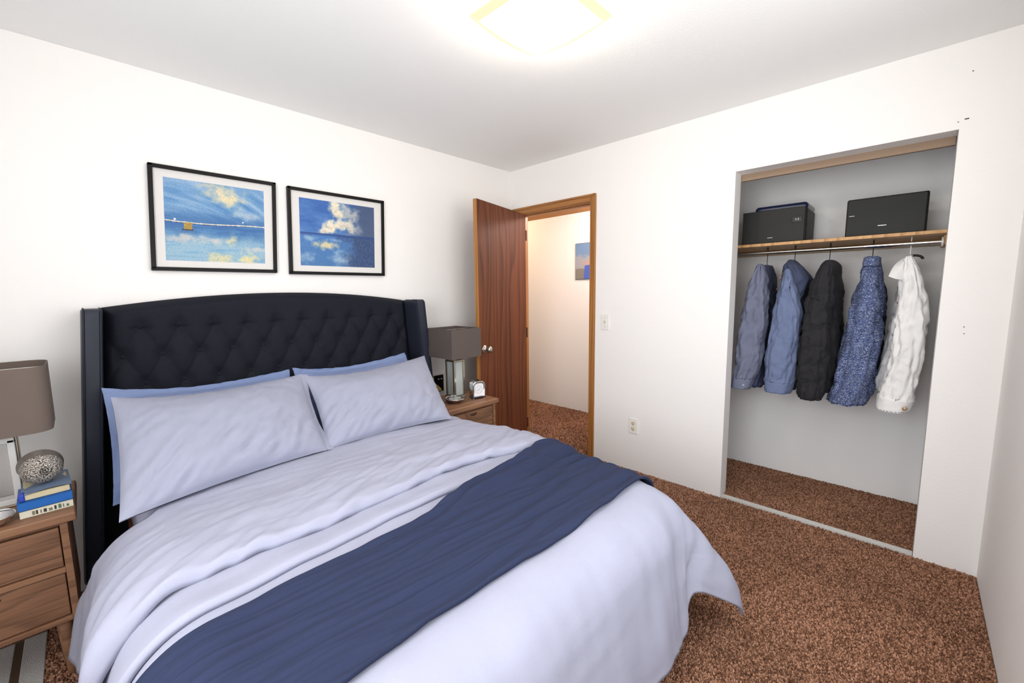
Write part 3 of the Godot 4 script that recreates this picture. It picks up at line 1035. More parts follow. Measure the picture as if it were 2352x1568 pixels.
	b.tube(arc, 0.006, 8)
	obj("hanger_neck", b, hook, o)

# ------------------------------------------------------------------ bed
const XC := -1.975
const HY := 1.32

func wing_x(y: float) -> float:   # inner face of the wings: the headboard splays towards the floor
	return 0.772 + (HY - y) * 0.085

func bed() -> void:
	var o := thing("bed", "wide bed with a navy button-tufted wingback headboard against the wall", "bed", Vector3(XC, 0, 0))
	# tufted panel
	var nu := 230
	var nv := 120
	var px := 0.1455
	var py := 0.134
	var x0 := -2.626 - XC
	var y0 := 1.225
	var p := PackedVector3Array()
	for j in nv:
		for i in nu:
			var u := lerpf(-1, 1, float(i) / (nu - 1))
			var q := float(j) / (nv - 1)
			var top := HY + 0.0605 * (1.0 - u * u)
			var y := lerpf(0.45, top, q)
			var hx := wing_x(y)
			var x := u * hx
			# diamond lattice
			var a := (x - x0) / px
			var r := (y0 - y) / py
			var s := 0.0
			if r >= 0.0:
				var d1 := absf(sin((a + r * 0.5) * PI))
				var d2 := absf(sin((a - r * 0.5) * PI))
				var cd := pow(d1, 0.45) * pow(d2, 0.45)
				var bx := Vector2(0, 0)
				# nearest button
				var row := roundf(r)
				var shift := 0.5 * fposmod(row, 2.0)
				var col := roundf(a - shift) + shift
				bx = Vector2((a - col) * px, (r - row) * py)
				s = cd * 0.55 + 0.45 * ss(0.0, 0.055, bx.length())
			else:
				var dv := absf(sin(a * PI))
				var col2 := roundf(a)
				var bd := Vector2((a - col2) * px, r * py)
				var vert := pow(dv, 0.4)
				s = lerpf(1.0, vert, 0.55 * ss(-0.9, -0.05, r)) * 0.6 + 0.4 * ss(0.0, 0.055, bd.length())
			var edge := minf((1.0 - absf(u)) * hx, top - y)
			var lip := 1.0 - pow(1.0 - clampf(edge / 0.045, 0.0, 1.0), 2.2)
			# outermost columns are plain padding
			if x < x0 - 0.10 or x > x0 + 9.0 * px + 0.10:
				s = lerpf(s, 0.95, ss(0.10, 0.16, maxf(x0 - x, x - x0 - 9.0 * px)))
			var z := 0.055 + (0.032 + 0.030 * s) * lip
			p.append(Vector3(x, y, z))
	var b := MB.new()
	b.grid(nu, nv, p, false, Vector3.BACK)
	# back board behind
	var pb := PackedVector3Array()
	for j in 2:
		for i in 41:
			var u := lerpf(-1, 1, i / 40.0)
			var top := HY + 0.0605 * (1.0 - u * u)
			pb.append(Vector3(u * wing_x(top if j else 0.12), top if j else 0.12, 0.056))
	b.grid(41, 2, pb, false, Vector3.BACK)
	var pt := PackedVector3Array()
	for j in 2:
		for i in 41:
			var u := lerpf(-1, 1, i / 40.0)
			var top := HY + 0.0605 * (1.0 - u * u)
			pt.append(Vector3(u * wing_x(top), top, 0.056 if j else 0.012))
	b.grid(41, 2, pt, false, Vector3.UP)
	var pbk := PackedVector3Array()
	for j in 2:
		for i in 41:
			var u := lerpf(-1, 1, i / 40.0)
			var top := HY + 0.0605 * (1.0 - u * u)
			pbk.append(Vector3(u * wing_x(top if j else 0.12), top if j else 0.12, 0.012))
	b.grid(41, 2, pbk, false, Vector3.FORWARD)
	var hb := obj("headboard", b, M.navy, o)
	# buttons
	for row in 4:
		for k in 10:
			var sh := -0.5 if row % 2 == 1 else 0.0
			var bxx := x0 + (k + sh) * px
			var byy := y0 - row * py
			var bb := MB.new()
			bb.lathe([[0.0, 0.006], [0.006, 0.005], [0.010, 0.002], [0.011, -0.002], [0.009, -0.006]], 12, Transform3D(Basis(Vector3.RIGHT, PI / 2), Vector3(bxx, byy, 0.088)))
			obj("button", bb, M.navy, hb)
	# wings
	for s in [-1, 1]:
		var ws := [[1.316, 0.12], [1.308, 0.2], [1.29, 0.245]]
		var pw := PackedVector3Array()
		var seg := 36
		var lv := 40
		for j in lv + 4:
			var q := clampf(float(j - 2) / (lv - 1), 0.0, 1.0)
			var y := lerpf(1.318, 0.145, q)
			var cap := 1.0
			if j == 0: cap = 0.0
			elif j == 1: cap = 0.86
			elif j == lv + 2: cap = 0.9
			elif j == lv + 3: cap = 0.0
			if j == 1: y = 1.318
			if j == 2: y = 1.310
			if j == 0: y = 1.3185
			if j >= lv + 2: y = 0.14
			var xi := wing_x(y)
			for a in seg:
				var t := TAU * a / seg
				var ex := signf(cos(t)) * pow(absf(cos(t)), 0.35)
				var ez := signf(sin(t)) * pow(absf(sin(t)), 0.35)
				pw.append(Vector3(s * (xi + 0.034 + 0.034 * ex * cap), y, 0.132 + 0.118 * ez * cap))
		var wb := MB.new()
		wb.grid(seg, lv + 4, pw, true)
		var wn := obj("wing", wb, M.wing, o)
		# piping down the front edges of the wing
		for e in [0.008, 0.060]:
			var path := []
			for k in 13:
				var y := lerpf(1.305, 0.16, k / 12.0)
				path.append(Vector3(s * (wing_x(y) + e), y, 0.2495))
			path.push_front(Vector3(s * (wing_x(1.318) + e), 1.319, 0.235))
			path.push_front(Vector3(s * (wing_x(1.318) + e), 1.32, 0.10))
			var pbm := MB.new()
			pbm.tube(path, 0.0035, 8)
			obj("piping", pbm, M.navy_edge, wn)
		var fb := MB.new()
		fb.rbox(Vector3(s * (wing_x(0.14) + 0.034) - 0.02, 0.0, 0.10), Vector3(s * (wing_x(0.14) + 0.034) + 0.02, 0.145, 0.18), 0.004)
		obj("foot", fb, M.dark_wood, o)
	# wooden rails, slat deck and legs
	var rail := wood_mat(wood(128, 81, rgb(122, 74, 54), rgb(84, 48, 34), 8.0, 0.05, 0.6, true), Vector3.ONE, Vector3(0.5, 0.5, 0.5), 0.45)
	for s in [-1, 1]:
		b = MB.new()
		b.rbox(Vector3(s * 0.74 - 0.039, 0.14, 0.1), Vector3(s * 0.74 - 0.011, 0.36, 2.06), 0.004)
		obj("side_rail", b, rail, o)
	b = MB.new()
	b.rbox(Vector3(-0.777, 0.14, 2.06), Vector3(0.728, 0.34, 2.085), 0.004)
	obj("foot_rail", b, rail, o)
	b = MB.new()
	b.rbox(Vector3(-0.749, 0.28, 0.1), Vector3(0.70, 0.30, 2.06), 0.004)
	obj("deck", b, rail, o)
	for x in [-0.70, 0.70]:
		b = MB.new()
		b.rbox(Vector3(x - 0.03, 0, 1.97), Vector3(x + 0.03, 0.279, 2.03), 0.004)
		obj("leg", b, M.dark_wood, o)
	# mattress under a fitted sheet
	var mt := thing("mattress", "mattress in a pale lavender fitted sheet showing beside the left pillow", "mattress", Vector3(-2.0, 0.302, 1.07))
	b = MB.new()
	b.rbox(Vector3(-0.742, 0, -0.96), Vector3(0.742, 0.255, 0.96), 0.05, 5)
	obj("cover", b, M.sheet, mt)

# duvet drape -------------------------------------------------------
const BXL := -2.665
const BXR := -1.36
const BZF := 2.00
const BTOP := 0.612

func prof(a: float, steep: float) -> Vector2:   # overhang arc length to (outwards, down)
	var ra := 0.25
	if a <= 0.0: return Vector2(a, 0.0)
	var R := ra / steep
	if a < ra:
		var th := a / R
		return Vector2(R * sin(th), R * (1.0 - cos(th)))
	var o := Vector2(R * sin(steep), R * (1.0 - cos(steep)))
	return o + Vector2(cos(steep), sin(steep)) * (a - ra)

func drape0(s: float, t: float) -> Vector3:
	var xl := maxf(0.0, BXL - s)
	var xr := maxf(0.0, s - BXR)
	var sx := -1.0 if xl > 0.0 else 1.0
	var edge := BXL if sx < 0.0 else BXR
	# distance past the rounded outline of the bed top
	var rc := 0.16
	var qa := maxf(0.0, sx * (s - edge) + rc)
	var qb := maxf(0.0, t - BZF + rc)
	var cxx := clampf(s, BXL, BXR)
	var cz := minf(t, BZF)
	var u := (cxx - XC) / 0.69
	var top := BTOP + 0.012 * (1.0 - u * u) + 0.006 * sin(cz * 3.0 + 1.0) - 0.012 * ss(1.0, 0.7, cz) * ss(0.3, 1.0, u)
	var d := 0.0
	var ph := 0.0
	var bx := cxx
	var bz := cz
	if qa > 0.0 and qb > 0.0:
		d = sqrt(qa * qa + qb * qb) - rc
		ph = atan2(qb, qa)
		bx = edge + sx * (rc * cos(ph) - rc)
		bz = BZF - rc + rc * sin(ph)
	else:
		var a := maxf(xl, xr)
		var b := maxf(0.0, t - BZF)
		d = maxf(a, b)
		ph = PI / 2 if b > 0.0 else 0.0
	if d <= 0.0:
		return Vector3(s, top, t)
	var fold := exp(-pow((ph - 0.803) / 0.249, 2.0)) if qa > 0.0 and qb > 0.0 else 0.0
	var st := lerpf(1.37 if sx < 0.0 else 1.36, 1.42, ss(0.0, PI / 2, ph))
	if qb <= 0.0 or ph <= 0.0: st += 0.025 * sin(t * 8.0) + 0.02 * sin(t * 17.0)
	if ph > 1.55: st += 0.015 * sin(s * 9.0)
	var r := d
	if r > 0.45: r = lerpf(r, 0.45 + (r - 0.45) * 0.93, fold)
	r *= 1.0 - 0.27 * exp(-pow((ph - 1.094) / 0.192, 2.0)) * ss(0.2, 0.6, d) * ss(0.0, 0.1, qa)
	st -= 0.512 * fold
	# the gathered corner swings out, then hangs straight down
	var o: Vector2
	if fold < 0.02:
		o = prof(r, st)
	else:
		o = Vector2.ZERO
		var dr := r / 16.0
		for k in 16:
			var rr := (k + 0.5) * dr
			var th := minf(rr / 0.25, 1.0) * st
			th += (1.5 - th) * fold * ss(0.459, 0.839, rr)
			o += Vector2(cos(th), sin(th)) * dr
	return Vector3(bx + sx * cos(ph) * o.x, top - o.y, bz + sin(ph) * o.x)

func drape(s: float, t: float, h: float) -> Vector3:
	var p := drape0(s, t)
	var e := 0.012
	var du := drape0(s + e, t) - drape0(s - e, t)
	var dv := drape0(s, t + e) - drape0(s, t - e)
	var n := dv.cross(du).normalized()
	return p + n * h

# a sheet over the bed: columns across s, rows along t, hem turned under
func sheet(nu: int, nv: int, sfun: Callable, hfun: Callable, th: float) -> MB:
	var p := PackedVector3Array()
	for j in nv + 4:
		var jj := clampi(j - 2, 0, nv - 1)
		for i in nu + 4:
			var ii := clampi(i - 2, 0, nu - 1)
			var u := float(ii) / (nu - 1)
			var v := float(jj) / (nv - 1)
			var st: Vector2 = sfun.call(u, v)
			var h: float = hfun.call(st.x, st.y, u, v)
			var under := 0.0
			if i < 2 or i > nu + 1 or j < 2 or j > nv + 1:
				under = th
				var k := 0.0
				if i == 0 or j == 0 or i == nu + 3 or j == nv + 3: k = 0.03
				var iu := clampf(u, k, 1.0 - k)
				var iv := clampf(v, k, 1.0 - k)
				st = sfun.call(iu, iv)
			p.append(drape(st.x, st.y, h - under))
	var b := MB.new()
	b.grid(nu + 4, nv + 4, p, false, Vector3.UP)
	return b

func bedding() -> void:
	var n1 := noise(201, 1.0, 3)
	var n2 := noise(202, 1.0, 2)
	var n3 := noise(203, 1.0, 2)
	# duvet
	var dv := thing("duvet", "pale lavender blue duvet spread over the whole bed, hanging at sides and foot", "duvet", Vector3(XC, 0, 1.1))
	var dof := Vector3(XC, 0, 1.1)
	var sL := BXL - 0.60
	var sR := BXR + 0.504
	var tF := BZF + 0.579
	var wr := func(s: float, t: float) -> float:
		var w := 0.002 * n1.get_noise_2d(s * 2.0, t * 10.0)
		var side := ss(0.0, 0.25, maxf(maxf(BXL - s, s - BXR), t - BZF))
		w += 0.008 * side * n2.get_noise_2d((t if t < BZF else s) * 7.0, (s if t < BZF else t) * 1.2)
		w += 0.006 * n3.get_noise_2d(s * 3.0, t * 3.0)
		return w
	var main := sheet(150, 130,
		func(u: float, v: float) -> Vector2: return Vector2(lerpf(sL, sR, u), lerpf(1.10, tF, v)),
		func(s: float, t: float, _u: float, _v: float) -> float:
			return wr.call(s, t), 0.014)
	shift(main, dof)
	obj("cover", main, M.duvet, dv)
	# second ply, its edge just past the cuff
	var l2 := func(s: float) -> float: return 1.525 + 0.015 * sin(s * 4.0) - 0.03 * ss(-1.7, -1.4, s)
	var ply := sheet(140, 60,
		func(u: float, v: float) -> Vector2:
			var s := lerpf(sL + 0.01, sR - 0.02, u)
			return Vector2(s, lerpf(1.12, l2.call(s), v)),
		func(s: float, t: float, _u: float, v: float) -> float:
			var e: float = l2.call(s) - t
			return 0.014 + 0.010 * sqrt(clampf(1.0 - pow(1.0 - clampf(e / 0.014, 0.0, 1.0), 2.0), 0.0, 1.0)) - 0.006 * ss(0.02, 0.09, e) + wr.call(s, t), 0.011)
	shift(ply, dof)
	obj("second_ply", ply, M.duvet, dv)
	# turned-down cuff at the head; its left end hangs slanting back towards the headboard
	var head := func(s: float) -> float: return 0.72 + 0.17 * ss(-2.62, -2.72, s) - 0.29 * ss(-2.72, -3.22, s)
	var l1 := func(s: float) -> float: return 1.405 + 0.018 * sin(s * 5.0 + 1.0) + 0.05 * ss(-1.75, -1.40, s) + 0.03 * ss(-2.65, -2.9, s) + 0.010 * n2.get_noise_2d(s * 5.0, 7.0)
	var cuff := sheet(170, 100,
		func(u: float, v: float) -> Vector2:
			var s := lerpf(sL - 0.03, sR, u)
			return Vector2(s, lerpf(head.call(s), l1.call(s), v)),
		func(s: float, t: float, _u: float, v: float) -> float:
			var e: float = l1.call(s) - t
			var d := 0.034 + 0.020 * sqrt(clampf(1.0 - pow(1.0 - clampf(e / 0.022, 0.0, 1.0), 2.0), 0.0, 1.0))
			d *= 0.45 + 0.55 * ss(0.9, 1.25, t)
			# slanting wrinkles, stronger near the rolled edge
			var k := ss(0.5, 0.0, e)
			d += (0.0015 + 0.012 * k) * (absf(n2.get_noise_2d((s * 0.8 + t * 1.2) * 6.0, (t - s * 0.5) * 1.6)) * 1.6 - 0.4)
			d += 0.003 * (absf(n1.get_noise_2d(s * 1.1 + t * 0.8, t * 9.0 - s * 1.2)) * 1.5 - 0.3)
			return d + wr.call(s, t), 0.016)
	shift(cuff, dof)
	tag(obj("turned_down_cuff", cuff, M.duvet, dv), "turned down upper edge of the duvet")
	# throw
	var tu := func(s: float) -> float: return 1.598 - 0.052 * ss(-2.15, -1.75, s) - 0.06 * ss(-1.7, -1.35, s)
	var tl := func(s: float) -> float: return 1.992 + 0.012 * sin(s * 6.0)
	var th := sheet(190, 110,
		func(u: float, v: float) -> Vector2:
			var s := lerpf(BXL - 0.56, BXR + 0.36, u)
			return Vector2(s, lerpf(tu.call(s), tl.call(s), v)),
		func(s: float, t: float, _u: float, v: float) -> float:
			var k := 0.25 + 0.75 * ss(-2.5, -1.35, s)
			var d := 0.014 + 0.028 * ss(0.30, 0.12, v) * ss(-2.15, -1.85, s)
			d += 0.013 * k * sin((v * 6.2 + 0.35 * sin(s * 2.6) + 0.2 * n3.get_noise_2d(s * 2.0, v * 2.0)) * TAU) * (0.5 + 0.5 * n2.get_noise_2d(s * 1.7, v * 4.0))
			d += 0.007 * (1.0 - 2.2 * absf(n1.get_noise_2d(s * 1.2 + t * 0.8, t * 15.0 - s * 1.5)))
			d += 0.006 * ss(0.35, 0.0, v) * ss(-1.9, -1.4, s)
			return d + wr.call(s, t), 0.010)
	shift(th, Vector3(XC, 0, 1.8))
	var tn := obj("throw_blanket", th, M.throw, self, Vector3(XC, 0, 1.8))
	tag(tn, "dark slate blue throw blanket laid across the bed near its foot", "blanket")
	pillows()

func shift(b: MB, o: Vector3) -> void:
	for k in b.v.size():
		b.v[k] -= o

# a pillow from its four corners (bottom left, bottom right, top right, top left), swelling along n
func pillow(bl: Vector3, br: Vector3, tr: Vector3, tl: Vector3, thick: float, seed_: int, flange := 0.0) -> MB:
	var f := noise(seed_, 1.0, 3)
	var nu := 56
	var nv := 40
	var nrm := (br - bl).cross(tl - bl).normalized()
	var b := MB.new()
	for side in [1.0, -1.0]:
		var p := PackedVector3Array()
		for j in nv:
			for i in nu:
				var u := lerpf(-1, 1, float(i) / (nu - 1))
				var v := lerpf(-1, 1, float(j) / (nv - 1))
				u = sin(u * PI * 0.5) * 0.5 + u * 0.5
				v = sin(v * PI * 0.5) * 0.5 + v * 0.5
				# edges pulled in between the corners
				var uu := u * (1.0 - 0.035 * (1.0 - v * v))
				var vv := v * (1.0 - 0.06 * (1.0 - u * u))
				var q := bl.lerp(br, uu * 0.5 + 0.5).lerp(tl.lerp(tr, uu * 0.5 + 0.5), vv * 0.5 + 0.5)
				q.y -= 0.022 * (1.0 - u * u) * ss(0.2, 1.0, v) * (1.0 - 0.5 * u)
				var fu := absf(u)
				var fv := absf(v)
				if flange > 0.0:
					fu = minf(1.0, fu / (1.0 - flange))
					fv = minf(1.0, fv / (1.0 - flange * 1.5))
				var env := pow(maxf(0.0, 1.0 - pow(fu, 2.4)), 0.55) * pow(maxf(0.0, 1.0 - pow(fv, 2.2)), 0.55)
				var h := thick * env * (1.0 - 0.18 * v)
				# creases fanning from the edges, slanting folds low down
				var w := 0.020 * (0.55 - 1.9 * absf(f.get_noise_2d((uu * 0.62 - vv * 0.50) * 5.0, (vv * 0.7 + uu * 0.6) * 0.9))) * ss(0.8, -0.5, v)
				w += 0.009 * f.get_noise_2d(u * 14.0 * (0.4 + absf(v)) + 30.0, v * 2.0) * ss(0.45, 0.9, maxf(fu, fv))
				w += 0.004 * f.get_noise_2d(u * 4.0 + 9.0, v * 4.0)
				h += w * clampf(env * 1.6, 0.0, 1.0)
				if flange > 0.0:
					h = maxf(h, 0.004 + 0.004 * f.get_noise_2d(u * 8.0, v * 8.0))
					q += nrm * 0.010 * f.get_noise_2d(u * 5.0 + 50.0, v * 5.0) * ss(0.7, 1.0, maxf(absf(u), absf(v)))
				else:
					h = maxf(h, 0.003)
				p.append(q + nrm * h * (side if side > 0.0 else -0.75))
		b.grid(nu, nv, p, false, nrm * side)
	return b

func place_pillow(called: String, label: String, bl: Vector3, br: Vector3, tr: Vector3, tl: Vector3, thick: float, seed_: int, m: Material, flange: float, group: String) -> Node3D:
	var c := (bl + br) * 0.5
	var b := pillow(bl, br, tr, tl, thick, seed_, flange)
	shift(b, c)
	var o := thing(called, label, "pillow", c, 0.0, group)
	obj("pillowcase", b, m, o)
	return o

func pillows() -> void:
	var g := "pillows against the headboard"
	var o := place_pillow("pillow", "plain lavender pillow at the front left, leaning on the flanged one", Vector3(-2.795, 0.640, 0.90), Vector3(-2.075, 0.645, 0.785), Vector3(-2.050, 0.955, 0.44), Vector3(-2.765, 0.975, 0.46), 0.10, 301, M.pillow, 0.0, g)
	# open hem of the pillowcase at its right end
	var b := MB.new()
	var p := PackedVector3Array()
	var c := (Vector3(-2.795, 0.640, 0.90) + Vector3(-2.075, 0.645, 0.785)) * 0.5
	for j in 13:
		var t := j / 12.0
		var e := Vector3(-2.050, 0.955, 0.44).lerp(Vector3(-2.075, 0.645, 0.785), t) + Vector3(-0.028 * sin(t * PI), 0, 0)
		for i in 4:
			var u := i / 3.0
			p.append(e + Vector3(0.036 * u, 0.004 * sin(t * 9.0) - 0.006 * u, -0.012 * u + 0.006 * sin(t * 14.0 + u)) - c)
	b.grid(4, 13, p, false, Vector3(0, 0.5, 1))
	obj("hem", b, M.pillow, o)
	place_pillow("pillow", "plain lavender pillow at the front right, next to the bedside lamp", Vector3(-2.066, 0.640, 0.765), Vector3(-1.375, 0.640, 0.82), Vector3(-1.275, 0.958, 0.42), Vector3(-2.035, 0.945, 0.44), 0.10, 302, M.pillow, 0.0, g)
	place_pillow("flanged_pillow", "blue pillow with a flat flanged edge behind the left front pillow", Vector3(-2.80, 0.575, 0.56), Vector3(-2.06, 0.575, 0.50), Vector3(-2.052, 0.960, 0.27), Vector3(-2.785, 0.995, 0.31), 0.07, 303, M.sham, 0.075, g)
	place_pillow("flanged_pillow", "blue pillow with a flat flanged edge behind the right front pillow", Vector3(-2.045, 0.575, 0.50), Vector3(-1.32, 0.575, 0.56), Vector3(-1.335, 0.972, 0.28), Vector3(-2.040, 0.970, 0.29), 0.07, 304, M.sham, 0.075, g)

# ------------------------------------------------------------------ nightstands
func nightstand(label: String, cx: float, w: float) -> void:
	var o := thing("nightstand", label, "nightstand", Vector3(cx, 0, 0.41), 0.0, "bedside nightstands")
	var h := w * 0.5
	var b := MB.new()
	b.rbox(Vector3(-h, 0.588, -0.148), Vector3(h, 0.62, 0.225), 0.006, 2)
	obj("top", b, M.walnut, o)
	# carcass: sides, back, rails
	var c := h - 0.024
	b = MB.new()
	for s in [-1, 1]:
		b.rbox(Vector3(s * c - (0.02 if s > 0 else 0.0), 0.222, -0.135), Vector3(s * c + (0.0 if s > 0 else 0.02), 0.588, 0.212), 0.002)
	b.rbox(Vector3(-c, 0.222, -0.135), Vector3(c, 0.588, -0.12), 0.002)
	b.rbox(Vector3(-c + 0.019, 0.222, -0.13), Vector3(c - 0.019, 0.240, 0.212), 0.002)
	b.rbox(Vector3(-c + 0.019, 0.404, -0.13), Vector3(c - 0.019, 0.424, 0.212), 0.002)
	b.rbox(Vector3(-c + 0.019, 0.575, -0.13), Vector3(c - 0.019, 0.589, 0.200), 0.002)
	obj("carcass", b, M.walnut, o)
	for y in [[0.243, 0.401], [0.427, 0.572]]:
		b = MB.new()
		b.rbox(Vector3(-c + 0.0225, y[0], -0.115), Vector3(c - 0.0225, y[1], 0.206), 0.003)
		var d := obj("drawer", b, M.walnut_front, o)
		# cut-in half-moon finger pull
		b = MB.new()
		var pts := PackedVector3Array()
		for k in 3:
			for a in 17:
				var t := PI * a / 16.0
				var r := [1.0, 0.86, 0.0][k] as float
				pts.append(Vector3(-0.031 * cos(t) * r, y[1] - 0.016 - 0.019 * sin(t) * r, 0.2075 if k == 0 else (0.2095 if k == 1 else 0.2070)))
		b.grid(17, 3, pts, false, Vector3.BACK)
		tag(obj("finger_pull", b, M.dark_wood, d), "dark half-moon finger pull")
	for sx in [-1, 1]:
		for sz in [-1, 1]:
			b = MB.new()
			var q := PackedVector3Array()
			for k in 5:
				var y := [0.222, 0.222, 0.11, 0.0, 0.0][k] as float
				var r := [0.0, 0.021, 0.017, 0.012, 0.0][k] as float
				for a in 12:
					var t := TAU * a / 12.0
					var lean := (0.222 - y) * 0.02
					q.append(Vector3(sx * (c - 0.045 + lean) + r * cos(t), y, 0.040 + sz * (0.13 + lean) + r * sin(t)))
			b.grid(12, 5, q, true)
			obj("leg", b, M.walnut, o)

func nightstands() -> void:
	nightstand("walnut two-drawer nightstand left of the bed, with books on it", -3.118, 0.448)
	nightstand("walnut two-drawer nightstand right of the bed, in front of the open door", -1.030, 0.448)

# ------------------------------------------------------------------ bedside lamps
func rounded_ring(hx: float, hz: float, r: float, seg: int) -> Array:
	var out := []
	for k in seg * 4:
		var q := k / seg
		var t := (q + float(k % seg) / (seg - 1)) * PI * 0.5
		var sx := 1.0 if q == 0 or q == 3 else -1.0
		var sz := 1.0 if q < 2 else -1.0
		out.append(Vector2(sx * (hx - r) + r * cos(t), sz * (hz - r) + r * sin(t)))
	return out

func shade_mesh(hx: float, hz: float, r: float, y0: float, y1: float, flare: float) -> MB:
	var b := MB.new()
	var p := PackedVector3Array()
	var rows := [[y0 + 0.002, 1.0, 0.004], [y0, 1.0, 0.0], [y1, 0.0, 0.0], [y1 + 0.002, 0.0, 0.002], [y1, 0.0, 0.004], [y0 + 0.002, 1.0, 0.004]]
	var cnt := 0
	for w in rows:
		var g: float = flare * w[1] - w[2]
		var ring := rounded_ring(hx + g, hz + g, maxf(r + g, 0.002), 8)
		cnt = ring.size()
		for q in ring:
			p.append(Vector3(q.x, w[0], q.y))
	# outer face, rim and inner face as separate strips so that edges stay crisp
	for k in [1, 2, 3, 4]:
		var part := p.slice(k * cnt, (k + 2) * cnt)
		var bb := MB.new()
		bb.grid(cnt, 2, part, true)
		if k == 4:
			for z in bb.n.size(): bb.n[z] = -bb.n[z]
		var base := b.v.size()
		for z in bb.v.size():
			b.vert(bb.v[z], bb.n[z], bb.uv[z])
		for z in range(0, bb.i.size(), 3):
			b.tri(base + bb.i[z], base + bb.i[z + 1], base + bb.i[z + 2])
	return b

func lamps() -> void:
	# right lamp: square shade on a clear column
	var o := thing("table_lamp", "table lamp with a dark taupe square shade on a clear column, beside the door", "lamp", Vector3(-0.986, 0.62, 0.373), 0.0, "bedside table lamps")
	obj("lamp_shade", shade_mesh(0.130, 0.1385, 0.003, 0.298, 0.498, 0.002), M.shade_dark, o)
	var b := MB.new()
	b.rbox(Vector3(-0.055, 0, -0.055), Vector3(0.055, 0.016, 0.055), 0.004)
	obj("foot_plate", b, M.champagne, o)
	b = MB.new()
	b.rbox(Vector3(-0.050, 0.262, -0.050), Vector3(0.050, 0.274, 0.050), 0.003)
	obj("top_plate", b, M.champagne, o)
	for sx in [-1, 1]:
		for sz in [-1, 1]:
			b = MB.new()
			b.rbox(Vector3(sx * 0.041 - 0.008, 0.016, sz * 0.041 - 0.008), Vector3(sx * 0.041 + 0.008, 0.263, sz * 0.041 + 0.008), 0.002)
			obj("corner_post", b, M.champagne, o)
	b = MB.new()
	b.rbox(Vector3(-0.040, 0.017, -0.040), Vector3(0.040, 0.261, 0.040), 0.004)
	obj("glass_column", b, M.frosted, o)
	b = MB.new()
	b.tube([Vector3(0, 0.272, 0), Vector3(0, 0.36, 0)], 0.008, 10)
	b.lathe([[0.0, 0.36], [0.017, 0.36], [0.017, 0.40], [0.0, 0.40]], 16)
	obj("socket", b, M.nickel, o)
	b = MB.new()
	for s in [-1, 1]:
		b.tube([Vector3(0, 0.49, 0), Vector3(s * 0.131, 0.49, 0)], 0.002, 6)
	b.tube([Vector3(0, 0.36, 0), Vector3(0, 0.49, 0)], 0.003, 6)
	obj("spider", b, M.nickel, o)
	b = MB.new()
	b.lathe([[0.0, 0.455], [0.02, 0.45], [0.03, 0.435], [0.026, 0.41], [0.014, 0.40], [0.0, 0.40]], 16)
	obj("bulb", b, mat(rgb(240, 238, 230), 0.3), o)
	# left lamp: oblong shade with rounded ends on an open clear frame
	o = thing("table_lamp", "taupe rounded table lamp on an open clear frame, cut by the left edge", "lamp", Vector3(-3.125, 0.62, 0.385), 0.0, "bedside table lamps")
	obj("lamp_shade", shade_mesh(0.203, 0.135, 0.055, 0.275, 0.507, -0.002), M.shade, o)
	b = MB.new()
	for x in [-0.10, 0.080]:
		b.rbox(Vector3(x, 0.018, -0.028), Vector3(x + 0.020, 0.245, 0.028), 0.003)
	b.rbox(Vector3(-0.10, 0.006, -0.028), Vector3(0.10, 0.026, 0.028), 0.003)
	b.rbox(Vector3(-0.10, 0.232, -0.028), Vector3(0.10, 0.252, 0.028), 0.003)
	obj("clear_frame", b, M.acrylic, o)
	b = MB.new()
	b.rbox(Vector3(-0.106, 0.0, -0.036), Vector3(0.106, 0.007, 0.036), 0.002)
	for x in [-0.1065, 0.1005]:
		b.rbox(Vector3(x, 0.006, -0.022), Vector3(x + 0.006, 0.256, 0.022), 0.002)
	b.rbox(Vector3(-0.106, 0.2505, -0.022), Vector3(0.106, 0.2565, 0.022), 0.002)
	tag(obj("metal_edge", b, M.champagne, o), "champagne metal edging")
	b = MB.new()
	b.tube([Vector3(0, 0.25, 0), Vector3(0, 0.34, 0)], 0.008, 10)
	b.lathe([[0.0, 0.34], [0.017, 0.34], [0.017, 0.38], [0.0, 0.38]], 16)
	obj("socket", b, M.nickel, o)
	b = MB.new()
	b.lathe([[0.0, 0.44], [0.02, 0.435], [0.03, 0.42], [0.026, 0.395], [0.014, 0.38], [0.0, 0.38]], 16)
	obj("bulb", b, mat(rgb(240, 238, 230), 0.3), o)
	b = MB.new()
	for s in [-1, 1]:
		b.tube([Vector3(0, 0.495, 0), Vector3(s * 0.20, 0.495, 0)], 0.002, 6)
	b.tube([Vector3(0, 0.34, 0), Vector3(0, 0.495, 0)], 0.003, 6)
	obj("spider", b, M.nickel, o)

# ------------------------------------------------------------------ things on the nightstands, rug
func book(called: String, label: String, lo: Vector3, hi: Vector3, cover: Material, pages: Material, turn: float) -> Node3D:
	var c := Vector3((lo.x + hi.x) * 0.5, lo.y, (lo.z + hi.z) * 0.5)
	var o := thing(called, label, "book", c, turn, "books under the shell")
	var a := lo - c
	var z := hi - c
	var b := MB.new()
	b.rbox(Vector3(a.x, 0, a.z), Vector3(z.x, 0.003, z.z), 0.001)
	b.rbox(Vector3(a.x, z.y - 0.003, a.z), Vector3(z.x, z.y, z.z), 0.001)
	b.rbox(Vector3(a.x, 0, z.z - 0.003), Vector3(z.x, z.y, z.z), 0.001)
	obj("cover", b, cover, o)
	b = MB.new()
	b.rbox(Vector3(a.x + 0.004, 0.003, a.z + 0.004), Vector3(z.x - 0.004, z.y - 0.003, z.z - 0.003), 0.001)
	obj("pages", b, pages, o)
	return o

